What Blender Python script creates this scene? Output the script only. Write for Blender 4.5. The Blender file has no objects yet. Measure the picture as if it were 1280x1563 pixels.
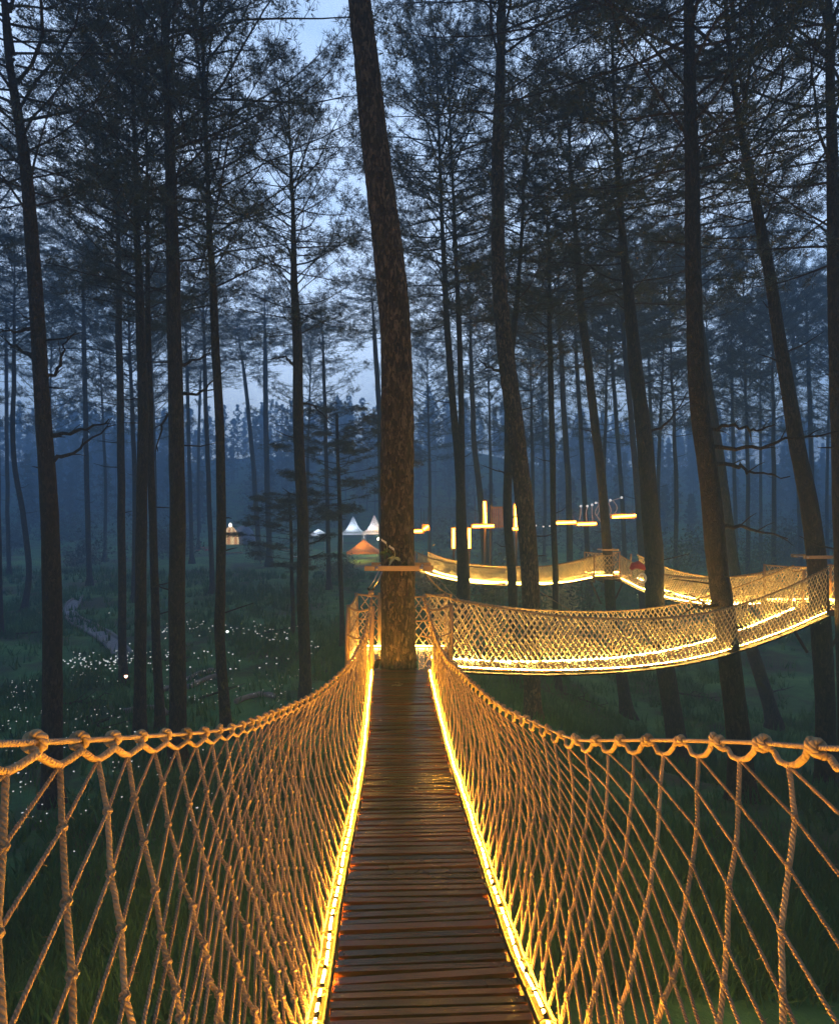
import bpy, math, random
import numpy as np
from mathutils import Vector, Matrix, noise

random.seed(7)
RNG = np.random.default_rng(11)
SC = bpy.context.scene
COL = SC.collection
EYE = 5.5            # camera height above the forest floor

# ------------------------------------------------------------------ helpers
def PX(x, y, d):
    """A point of the photograph (1280 x 1563) at distance d in front of the camera, in metres."""
    return Vector(((x - 640) * d / 1000.0, d, EYE + (781 - y) * d / 1000.0))

def smooth(a, b, x):
    t = min(1.0, max(0.0, (x - a) / (b - a)))
    return t * t * (3 - 2 * t)

class MB:
    def __init__(s):
        s.v = []; s.f = []; s.m = []; s.uv = []; s.sm = []
    def add(s, verts, faces, mat=0, uvs=None, smooth_=True):
        b = len(s.v); s.v.extend(verts)
        for k, f in enumerate(faces):
            s.f.append([b + i for i in f]); s.m.append(mat); s.sm.append(smooth_)
            s.uv.append(uvs[k] if uvs else [(0.0, 0.0)] * len(f))
    def tube(s, pts, rad, sides=6, mat=0, twist=0.0, lobe=0.0, cap=True, rfun=None):
        pts = [Vector(p) for p in pts]
        n = len(pts)
        if n < 2: return
        if not hasattr(rad, '__len__'): rad = [rad] * n
        tg = []
        for i in range(n):
            a = pts[max(0, i - 1)]; b = pts[min(n - 1, i + 1)]
            t = (b - a)
            if t.length < 1e-9: t = Vector((0, 0, 1))
            tg.append(t.normalized())
        up = Vector((0, 0, 1)) if abs(tg[0].z) < .9 else Vector((1, 0, 0))
        nx = tg[0].cross(up).normalized()
        verts = []; L = 0.0; Ls = []
        for i in range(n):
            if i: L += (pts[i] - pts[i - 1]).length
            Ls.append(L)
            nx = (nx - tg[i] * nx.dot(tg[i]))
            if nx.length < 1e-6: nx = tg[i].orthogonal()
            nx.normalize(); ny = tg[i].cross(nx)
            for k in range(sides):
                a = 2 * math.pi * k / sides
                r = rad[i]
                if lobe: r *= 1 + lobe * math.cos(3 * (a - twist * L))
                if rfun: r *= rfun(a, pts[i])
                verts.append(pts[i] + nx * (math.cos(a) * r) + ny * (math.sin(a) * r))
        faces = []; uvs = []
        for i in range(n - 1):
            for k in range(sides):
                k2 = (k + 1) % sides
                faces.append((i * sides + k, i * sides + k2, (i + 1) * sides + k2, (i + 1) * sides + k))
                u0 = k / sides; u1 = (k + 1) / sides
                uvs.append([(u0, Ls[i]), (u1, Ls[i]), (u1, Ls[i + 1]), (u0, Ls[i + 1])])
        if cap:
            faces.append(tuple(range(sides - 1, -1, -1))); uvs.append([(0, 0)] * sides)
            faces.append(tuple((n - 1) * sides + k for k in range(sides))); uvs.append([(0, 0)] * sides)
        s.add(verts, faces, mat, uvs)
    def box(s, c, size, mat=0, M=None):
        c = Vector(c); hx, hy, hz = size[0] / 2, size[1] / 2, size[2] / 2
        vs = []
        for x in (-hx, hx):
            for y in (-hy, hy):
                for z in (-hz, hz):
                    p = Vector((x, y, z))
                    if M is not None: p = M @ p
                    vs.append(c + p)
        fs = [(0, 1, 3, 2), (4, 6, 7, 5), (0, 4, 5, 1), (2, 3, 7, 6), (0, 2, 6, 4), (1, 5, 7, 3)]
        s.add(vs, fs, mat, None, False)
    def ball(s, c, r, mat=0, seg=8, rings=5, sq=1.0):
        c = Vector(c); vs = [c + Vector((0, 0, r * sq))]
        for i in range(1, rings):
            a = math.pi * i / rings
            for k in range(seg):
                b = 2 * math.pi * k / seg
                vs.append(c + Vector((r * math.sin(a) * math.cos(b), r * math.sin(a) * math.sin(b), r * sq * math.cos(a))))
        vs.append(c - Vector((0, 0, r * sq)))
        fs = [(0, 1 + k, 1 + (k + 1) % seg) for k in range(seg)]
        for i in range(rings - 2):
            for k in range(seg):
                a = 1 + i * seg + k; b = 1 + i * seg + (k + 1) % seg
                fs.append((a, a + seg, b + seg, b))
        e = len(vs) - 1; o = 1 + (rings - 2) * seg
        fs += [(e, o + (k + 1) % seg, o + k) for k in range(seg)]
        s.add(vs, fs, mat)
    def mesh(s, name, mats):
        me = bpy.data.meshes.new(name)
        me.from_pydata([tuple(p) for p in s.v], [], s.f)
        for m in mats: me.materials.append(m)
        me.polygons.foreach_set('material_index', s.m)
        me.polygons.foreach_set('use_smooth', s.sm)
        ul = me.uv_layers.new(name='UVMap')
        ul.data.foreach_set('uv', [c for f in s.uv for p in f for c in p])
        me.update()
        return me
    def build(s, name, mats, parent=None, loc=None):
        if not isinstance(mats, (list, tuple)): mats = [mats]
        if loc is not None:
            l = Vector(loc); s.v = [Vector(p) - l for p in s.v]
        o = bpy.data.objects.new(name, s.mesh(name, mats)); COL.objects.link(o)
        if parent is not None:
            o.parent = parent
            if loc is None and parent.type == 'EMPTY':
                pl = parent.location.copy()
                o.data.transform(Matrix.Translation(-pl))
        elif loc is not None: o.location = loc
        return o

def tri_mesh(name, V, F, mats, midx=None, smooth_=False):
    """numpy verts (n,3) and triangles (m,3) -> mesh"""
    me = bpy.data.meshes.new(name)
    me.vertices.add(len(V)); me.vertices.foreach_set('co', np.asarray(V, dtype=np.float32).ravel())
    F = np.asarray(F, dtype=np.int32); m = len(F)
    me.loops.add(m * 3); me.loops.foreach_set('vertex_index', F.ravel())
    me.polygons.add(m)
    me.polygons.foreach_set('loop_start', np.arange(0, m * 3, 3, dtype=np.int32))
    me.polygons.foreach_set('loop_total', np.full(m, 3, dtype=np.int32))
    for k in mats: me.materials.append(k)
    if midx is not None: me.polygons.foreach_set('material_index', np.asarray(midx, dtype=np.int32))
    me.polygons.foreach_set('use_smooth', np.full(m, smooth_, dtype=bool))
    me.update(calc_edges=True); me.validate()
    return me

def tag(o, label=None, cat=None, group=None, kind=None):
    if label: o['label'] = label
    if cat: o['category'] = cat
    if group: o['group'] = group
    if kind: o['kind'] = kind
    return o

def empty(name, loc, label, cat, group=None):
    o = bpy.data.objects.new(name, None); COL.objects.link(o); o.location = loc
    o.empty_display_size = .2
    return tag(o, label, cat, group)

def hermite(pts):
    """cubic curve through (s, x, y, z) rows, as a function of s"""
    P = sorted([tuple(p) for p in pts]); S = [p[0] for p in P]; V = [Vector(p[1:]) for p in P]
    n = len(P); T = []
    for i in range(n):
        a, b = max(0, i - 1), min(n - 1, i + 1)
        T.append((V[b] - V[a]) / (S[b] - S[a]))
    def f(s):
        if s <= S[0]: return V[0] + T[0] * (s - S[0])
        if s >= S[-1]: return V[-1] + T[-1] * (s - S[-1])
        i = max(k for k in range(n - 1) if S[k] <= s)
        h = S[i + 1] - S[i]; t = (s - S[i]) / h
        return (V[i] * (2 * t**3 - 3 * t**2 + 1) + T[i] * (h * (t**3 - 2 * t**2 + t))
                + V[i + 1] * (-2 * t**3 + 3 * t**2) + T[i + 1] * (h * (t**3 - t**2)))
    return f

# ------------------------------------------------------------------ materials
def mat(name):
    m = bpy.data.materials.new(name); m.use_nodes = True
    nt = m.node_tree; b = nt.nodes['Principled BSDF']
    return m, nt, b
def node(nt, t, **kw):
    n = nt.nodes.new(t)
    for k, v in kw.items(): setattr(n, k, v)
    return n
def ramp(nt, fac, stops):
    r = node(nt, 'ShaderNodeValToRGB'); e = r.color_ramp.elements
    while len(e) < len(stops): e.new(.5)
    for i, (p, c) in enumerate(stops):
        e[i].position = p; e[i].color = (c[0], c[1], c[2], 1)
    nt.links.new(fac, r.inputs[0]); return r.outputs[0]
def noise_tex(nt, scale, detail=5, rough=.6, coord='Object', stretch=None):
    tc = node(nt, 'ShaderNodeTexCoord'); out = tc.outputs[coord]
    if stretch:
        mp = node(nt, 'ShaderNodeMapping'); mp.inputs['Scale'].default_value = stretch
        nt.links.new(out, mp.inputs[0]); out = mp.outputs[0]
    n = node(nt, 'ShaderNodeTexNoise'); n.inputs['Scale'].default_value = scale
    n.inputs['Detail'].default_value = detail; n.inputs['Roughness'].default_value = rough
    nt.links.new(out, n.inputs['Vector']); return n.outputs['Fac']
def bump(nt, b, h, strength, dist):
    k = node(nt, 'ShaderNodeBump'); k.inputs['Strength'].default_value = strength; k.inputs['Distance'].default_value = dist
    nt.links.new(h, k.inputs['Height']); nt.links.new(k.outputs[0], b.inputs['Normal'])
def math_(nt, op, a, b_=None):
    n = node(nt, 'ShaderNodeMath', operation=op)
    for i, x in enumerate((a, b_)):
        if x is None: continue
        if isinstance(x, (int, float)): n.inputs[i].default_value = x
        else: nt.links.new(x, n.inputs[i])
    return n.outputs[0]

def bark_mat(name, c0, c1, c2, sc=1.0):
    m, nt, b = mat(name)
    tc = node(nt, 'ShaderNodeTexCoord'); mp = node(nt, 'ShaderNodeMapping')
    mp.inputs['Scale'].default_value = (1, 1, .34); nt.links.new(tc.outputs['Object'], mp.inputs[0])
    wob = node(nt, 'ShaderNodeTexNoise'); wob.inputs['Scale'].default_value = 6 * sc; nt.links.new(mp.outputs[0], wob.inputs['Vector'])
    mix = node(nt, 'ShaderNodeMixRGB'); mix.inputs[0].default_value = .12
    nt.links.new(mp.outputs[0], mix.inputs[1]); nt.links.new(wob.outputs['Color'], mix.inputs[2])
    v = node(nt, 'ShaderNodeTexVoronoi', feature='DISTANCE_TO_EDGE'); v.inputs['Scale'].default_value = 17 * sc
    nt.links.new(mix.outputs[0], v.inputs['Vector'])
    v2 = node(nt, 'ShaderNodeTexVoronoi'); v2.inputs['Scale'].default_value = 17 * sc; nt.links.new(mix.outputs[0], v2.inputs['Vector'])
    fine = noise_tex(nt, 55 * sc, 6, .7)
    big = noise_tex(nt, 3.0, 4, .6)
    plates = math_(nt, 'MINIMUM', math_(nt, 'MULTIPLY', v.outputs['Distance'], 5.0), 1.0)
    h = math_(nt, 'ADD', plates, math_(nt, 'MULTIPLY', fine, .45))
    sep = node(nt, 'ShaderNodeSeparateColor'); nt.links.new(v2.outputs['Color'], sep.inputs[0])
    cf = math_(nt, 'ADD', math_(nt, 'MULTIPLY', sep.outputs[0], .45), math_(nt, 'MULTIPLY', fine, .55))
    col = ramp(nt, cf, [(.28, c0), (.55, c1), (.74, c2)])
    lich = ramp(nt, big, [(.52, (0, 0, 0)), (.66, (1, 1, 1))])
    mx = node(nt, 'ShaderNodeMixRGB'); nt.links.new(math_(nt, 'MULTIPLY', lich, .5), mx.inputs[0])
    nt.links.new(col, mx.inputs[1]); mx.inputs[2].default_value = (c1[0] * .9, c1[1] * 1.25, c1[2] * .9, 1)
    nt.links.new(mx.outputs[0], b.inputs['Base Color'])
    b.inputs['Roughness'].default_value = .9
    bump(nt, b, h, 1.0, .03)
    return m
BARK = bark_mat('pine bark', (.020, .014, .010), (.040, .028, .020), (.08, .06, .045), 2.2)
BARK_BIG = bark_mat('big pine bark', (.018, .011, .008), (.060, .040, .027), (.21, .155, .11), 2.4)

def rope_mat(name, c, rough=.85, twist=True):
    m, nt, b = mat(name)
    n = math_(nt, 'ADD', math_(nt, 'MULTIPLY', noise_tex(nt, 60, 5, .75), .6), math_(nt, 'MULTIPLY', noise_tex(nt, 5, 3, .6), .4))
    gi = node(nt, 'ShaderNodeNewGeometry'); n = math_(nt, 'ADD', math_(nt, 'MULTIPLY', n, .8), math_(nt, 'MULTIPLY', gi.outputs['Random Per Island'], .2))
    nt.links.new(ramp(nt, n, [(.3, [x * .5 for x in c]), (.62, [min(1, x * 1.15) for x in c])]), b.inputs['Base Color'])
    b.inputs['Roughness'].default_value = rough
    if twist:
        uv = node(nt, 'ShaderNodeUVMap'); sp = node(nt, 'ShaderNodeSeparateXYZ'); nt.links.new(uv.outputs[0], sp.inputs[0])
        ph = math_(nt, 'ADD', math_(nt, 'MULTIPLY', sp.outputs[0], 2 * math.pi * 3), math_(nt, 'MULTIPLY', sp.outputs[1], 480.0))
        h = math_(nt, 'ABSOLUTE', math_(nt, 'SINE', math_(nt, 'MULTIPLY', ph, .5)))
        fib = noise_tex(nt, 350, 3, .7)
        bump(nt, b, math_(nt, 'ADD', h, math_(nt, 'MULTIPLY', fib, .3)), .8, .004)
    return m
ROPE = rope_mat('tan twisted rope', (.47, .335, .175))
ROPE_NET = rope_mat('net cord', (.62, .52, .33), .7, False)
ROPE_SHADED = rope_mat('thin shaded net cord', (.33, .225, .125))  # second cord family: its shade is put into a darker colour
ROPE_DARK = rope_mat('weathered rail rope', (.40, .31, .22))

def needle_mat():
    m, nt, b = mat('pine needles')
    n = noise_tex(nt, 1.1, 4, .6)
    nt.links.new(ramp(nt, n, [(.3, (.026, .044, .034)), (.7, (.052, .080, .056))]), b.inputs['Base Color'])
    b.inputs['Roughness'].default_value = .55
    return m
NEEDLE = needle_mat()

def wood_mat(name, c0, c1, rough=.42, grain=(1.5, 22, 22)):
    m, nt, b = mat(name)
    g = node(nt, 'ShaderNodeNewGeometry')
    n = noise_tex(nt, 5, 6, .65, stretch=grain)
    st = noise_tex(nt, 2.2, 4, .6)
    f = math_(nt, 'ADD', math_(nt, 'MULTIPLY', n, .55), math_(nt, 'MULTIPLY', g.outputs['Random Per Island'], .45))
    nt.links.new(ramp(nt, f, [(.25, c0), (.75, c1)]), b.inputs['Base Color'])
    r = node(nt, 'ShaderNodeMapRange'); r.inputs[3].default_value = rough - .13; r.inputs[4].default_value = rough + .18
    nt.links.new(st, r.inputs[0]); nt.links.new(r.outputs[0], b.inputs['Roughness'])
    bump(nt, b, n, .22, .005)
    return m
PLANK = wood_mat('wet brown planks', (.026, .007, .003), (.16, .044, .017), .20)
TIMBER = wood_mat('pale sawn timber', (.26, .17, .09), (.45, .31, .17), .6)
DARKWOOD = wood_mat('dark timber', (.05, .035, .025), (.10, .07, .05), .7)

def plain(name, c, rough=.6, metal=0.0):
    m, nt, b = mat(name)
    n = noise_tex(nt, 9, 5, .6)
    nt.links.new(ramp(nt, n, [(.3, [x * .82 for x in c]), (.7, [min(1, x * 1.12) for x in c])]), b.inputs['Base Color'])
    b.inputs['Roughness'].default_value = rough; b.inputs['Metallic'].default_value = metal
    return m
STEEL = plain('galvanised steel', (.5, .5, .52), .35, .9)
BLACK = plain('black rubber', (.02, .02, .02), .6)
SHIELD_BLACK = plain('black light shield', (.008, .007, .006), .9)  # near-black, so the added light blockers stay dark beside the strips
CANVAS = plain('white tent canvas', (.82, .84, .88), .7)
def translucent(m, c):
    nt = m.node_tree; b = nt.nodes['Principled BSDF']; out = [n for n in nt.nodes if n.type == 'OUTPUT_MATERIAL'][0]
    t = node(nt, 'ShaderNodeBsdfTranslucent'); t.inputs[0].default_value = (*c, 1); x = node(nt, 'ShaderNodeMixShader'); x.inputs[0].default_value = .45
    nt.links.new(b.outputs[0], x.inputs[1]); nt.links.new(t.outputs[0], x.inputs[2]); nt.links.new(x.outputs[0], out.inputs['Surface'])
translucent(CANVAS, (.8, .85, .95))
CANVAS_O = plain('orange tent canvas', (.75, .38, .17), .7)
translucent(CANVAS_O, (.8, .4, .15))
CANVAS_B = plain('blue grey tent canvas', (.25, .29, .42), .7)
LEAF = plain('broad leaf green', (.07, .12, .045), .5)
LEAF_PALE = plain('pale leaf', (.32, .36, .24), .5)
RED = plain('red cloth', (.45, .05, .06), .7)
WHITE = plain('white plastic', (.8, .8, .78), .5)
STONE = plain('grey stone', (.22, .22, .22), .85)

def emit(name, c, s):
    m, nt, b = mat(name)
    b.inputs['Base Color'].default_value = (.8, .7, .5, 1)
    b.inputs['Emission Color'].default_value = (*c, 1); b.inputs['Emission Strength'].default_value = s
    return m
LED = emit('warm rope light', (1.0, .43, .032), 310)
LED_P = emit('warm rope light of the platforms', (1.0, .48, .07), 110)
LED_FAR = emit('warm rope light of the far walkway', (1.0, .56, .10), 200)
LED_BAR = emit('warm tube light', (1.0, .31, .022), 22)
LED_WHITE = emit('white flower light', (.85, .93, 1.0), .32)
LED_SPOT = emit('garden lamp', (1.0, .50, .30), 3.2)
TENT_GLOW = emit('lamp inside the tent', (1.0, .55, .16), 200)
TENT_TOP = emit('white lamp on the tent', (1.0, .95, .85), 1.6)

def grass_mat(name, a, b_, c, sc=.55, soil=False):
    m, nt, b = mat(name)
    n = noise_tex(nt, sc, 8, .7)
    nt.links.new(ramp(nt, n, [(.32, a), (.5, b_), (.68, c)]), b.inputs['Base Color'])
    if soil:
        s2 = ramp(nt, noise_tex(nt, .22, 6, .65), [(.50, (0, 0, 0)), (.60, (1, 1, 1))])
        old = b.inputs['Base Color'].links[0].from_socket; x = node(nt, 'ShaderNodeMixRGB'); nt.links.new(math_(nt, 'MULTIPLY', s2, .75), x.inputs[0])
        nt.links.new(old, x.inputs[1]); nt.links.new(ramp(nt, noise_tex(nt, 30, 5, .75), [(.35, (.02, .014, .010)), (.65, (.075, .048, .030))]), x.inputs[2]); nt.links.new(x.outputs[0], b.inputs['Base Color'])
    b.inputs['Roughness'].default_value = .95
    bump(nt, b, noise_tex(nt, 14, 6, .7), .6, .08)
    return m
GROUND = grass_mat('forest grass', (.022, .060, .022), (.055, .195, .05), (.12, .30, .078), .35, True)
BLADE = grass_mat('grass blades', (.024, .080, .022), (.05, .175, .045), (.10, .26, .065), .35)
PATHM = plain('grey path paving', (.27, .27, .31), .7)

# ------------------------------------------------------------------ ground
def ground(X, Y):
    prof = np.interp(Y, [-30, 30, 45, 70, 90, 120, 150, 200, 260, 300], [5.5, 5.5, 5.25, 4.75, 4.1, 1.6, -3.5, -12, -18, -19])
    z = EYE - prof
    z -= 2.3 * smooth(1.5, 9, X) * smooth(11, 20, Y) * (1 - smooth(30, 56, Y))
    z += .9 * smooth(-8, -30, -abs(X + 0)) * 0
    z += .55 * noise.noise((X * .06, Y * .06, 3.1)) + .16 * noise.noise((X * .31, Y * .31, 9.7)) + .07 * noise.noise((X * .9, Y * .9, 1.7))
    z += 8.0 * math.exp(-((X - 2) / 34) ** 2) * smooth(140, 200, Y) + 3 * math.exp(-((X + 75) / 35) ** 2) * smooth(130, 190, Y)
    if Y > 110: z += 5.5 * noise.noise((X * .018 + 5, Y * .012, 8.8)) * smooth(110, 180, Y)
    return z
def hit(x, y, dmax=140):
    """where the sight line through photo point (x, y) meets the ground"""
    d = 5.0
    while d < dmax:
        p = PX(x, y, d)
        if p.z <= ground(p.x, p.y): return Vector((p.x, p.y, ground(p.x, p.y)))
        d += .1
    p = PX(x, y, dmax); return Vector((p.x, p.y, ground(p.x, p.y)))

def make_ground():
    xs = np.concatenate([np.arange(-170, -34, 4.0), np.arange(-34, 34, .8), np.arange(34, 175, 4.0)])
    ys = np.concatenate([np.arange(-12, 60, .8), np.arange(60, 305, 3.5)])
    mb = MB(); nx, ny = len(xs), len(ys)
    vs = [Vector((x, y, ground(x, y))) for y in ys for x in xs]
    fs = [(j * nx + i, j * nx + i + 1, (j + 1) * nx + i + 1, (j + 1) * nx + i) for j in range(ny - 1) for i in range(nx - 1)]
    mb.add(vs, fs)
    o = mb.build('ground', GROUND); tag(o, 'dark green grassy forest floor rising to a hill', None, None, 'structure')
make_ground()

def make_grass():
    P = []
    for _ in range(16000):
        d = 7 + 48 * random.random() ** 1.5
        px = random.uniform(-60, 1340)
        X = (px - 640) * d / 1000
        if noise.noise((X * .25, d * .25, 4.4)) < -.12 and random.random() < .8: continue
        P.append((X, d, ground(X, d)))
    P = np.array(P); n = len(P); K = 7
    base = np.repeat(P, K, axis=0); N = len(base)
    base[:, :2] += RNG.normal(0, .10, (N, 2))
    h = RNG.uniform(.12, .38, N) * (1 + .012 * base[:, 1]); a = RNG.uniform(0, 2 * np.pi, N); w = RNG.uniform(.010, .022, N) * (1 + .03 * base[:, 1])
    dx = np.cos(a) * w; dy = np.sin(a) * w
    lean = RNG.normal(0, .12, (N, 2))
    V = np.empty((N * 3, 3))
    V[0::3] = base + np.c_[dx, dy, -.03 * np.ones(N)]; V[1::3] = base - np.c_[dx, dy, .03 * np.ones(N)]
    V[2::3] = base + np.c_[lean, h]
    me = tri_mesh('grass', V, np.arange(N * 3).reshape(-1, 3), [BLADE])
    o = bpy.data.objects.new('grass', me); COL.objects.link(o)
    tag(o, 'uneven green grass tufts covering the forest floor', None, None, 'stuff')
make_grass()

# ------------------------------------------------------------------ crowns
def make_crown(seed, H=11.0, R=2.8, nb=60, tuft_step=.19, blades=20, low_sparse=.25, blen=(.12, .24), taper=.5, bw=1.0, tip=7):
    rnd = random.Random(seed)
    wood = MB(); tp = []; td = []
    for i in range(nb):
        u = (i + rnd.random()) / nb
        z = H * u * .97
        prof = (.6 + .4 * smooth(0, .25, u)) * (1 - taper * smooth(.55, 1.0, u))
        if u < .3 and rnd.random() < low_sparse: continue
        L = R * prof * rnd.uniform(.65, 1.25)
        az = i * 2.39996 + rnd.uniform(-.6, .6)
        el = math.radians(rnd.uniform(-16, 30) + 26 * u)
        d = Vector((math.cos(az) * math.cos(el), math.sin(az) * math.cos(el), math.sin(el)))
        p = Vector((0, 0, z)); pts = [p.copy()]; n = 6
        for k in range(n):
            d = (d + Vector((rnd.gauss(0, .13), rnd.gauss(0, .13), .05 + rnd.gauss(0, .10)))).normalized()
            p = p + d * (L / n); pts.append(p.copy())
        wood.tube(pts, [.034 * (1 - .8 * k / n) * (.5 + .5 * L / R) for k in range(n + 1)], 4, 0, cap=False)
        for k in range(2, n + 1):
            dirb = (pts[k] - pts[k - 1]).normalized()
            for side in (-1, 1, 0):
                if side == 0 and k < n: continue
                if rnd.random() < .12: continue
                q = pts[k - 1].lerp(pts[k], rnd.random()) if k < n else pts[k].copy()
                lat = dirb.cross(Vector((0, 0, 1))).normalized()
                t = (dirb * rnd.uniform(.5, 1.1) + lat * side * rnd.uniform(.5, 1.0) + Vector((0, 0, rnd.uniform(-.15, .45)))).normalized()
                tl = rnd.uniform(.35, .85) * (.6 + .4 * L / R)
                e = q + t * tl
                wood.tube([q, q.lerp(e, .5) + Vector((0, 0, -.02)), e], [.010, .007, .004], 3, 0, cap=False)
                m = max(2, int(tl / tuft_step))
                for j in range(m + 1):
                    f = .3 + .7 * j / m
                    tp.append(q.lerp(e, f) + Vector((rnd.gauss(0, .09), rnd.gauss(0, .09), rnd.gauss(0, .09)))); td.append(t)
        for k in range(int(tip * L / R) + 3):      # a tuft of shoots at the branch tip
            g = Vector((rnd.gauss(0, .24), rnd.gauss(0, .24), rnd.gauss(0, .15)))
            tp.append(pts[-1] + g); td.append((g + d * .3 + Vector((0, 0, .05))).normalized())
    n = len(tp); T = np.array([tuple(x) for x in tp]); D = np.array([tuple(x) for x in td])
    rg = np.random.default_rng(seed)
    B = np.repeat(T, blades, axis=0); DD = np.repeat(D, blades, axis=0); N = len(B)
    r = rg.normal(0, 1, (N, 3)); r /= np.linalg.norm(r, axis=1)[:, None]
    dirs = DD * .35 + r * .95 + np.array([0, 0, .15]); dirs /= np.linalg.norm(dirs, axis=1)[:, None]
    ln = rg.uniform(blen[0], blen[1], N)[:, None]; wd = rg.uniform(.0055, .0105, N)[:, None] * bw
    side = np.cross(dirs, rg.normal(0, 1, (N, 3))); side /= (np.linalg.norm(side, axis=1)[:, None] + 1e-9)
    V = np.empty((N * 3, 3)); mid = B + dirs * ln * .25
    V[0::3] = mid - side * wd; V[1::3] = mid + side * wd; V[2::3] = B + dirs * ln
    wv = np.array([tuple(x) for x in wood.v]); wf = []
    for f in wood.f:
        for k in range(1, len(f) - 1): wf.append((f[0], f[k], f[k + 1]))
    wf = np.array(wf); nv = len(wv)
    F = np.vstack([wf, np.arange(N * 3).reshape(-1, 3) + nv])
    mi = np.r_[np.zeros(len(wf)), np.ones(N)]
    return tri_mesh('crown', np.vstack([wv, V]), F, [BARK, NEEDLE], mi)
CROWNS = [make_crown(100 + k, nb=[84, 74, 90, 78, 86, 68][k], R=[4.1, 3.7, 4.5, 3.9, 4.2, 3.5][k]) for k in range(6)]

def limb_mb(mb, pts, r0, rnd, twigs=True):
    f = hermite([(i, *p) for i, p in enumerate(pts)])
    n = (len(pts) - 1) * 5
    q = [f(i / 5) + Vector((rnd.gauss(0, .02), rnd.gauss(0, .04), rnd.gauss(0, .025))) * (1 if i else 0) for i in range(n + 1)]
    mb.tube(q, [r0 * (1 - .75 * i / n) for i in range(n + 1)], 6)
    if twigs:
        for i in range(3, n, 3):
            d = (q[i] - q[i - 1]).normalized(); s = rnd.choice((-1, 1))
            e = q[i] + (d + Vector((0, s * .5, rnd.uniform(-.4, .8)))).normalized() * rnd.uniform(.15, .45)
            mb.tube([q[i], q[i].lerp(e, .6) + Vector((0, 0, .02)), e], [r0 * .3, r0 * .2, r0 * .1], 4)

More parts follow.
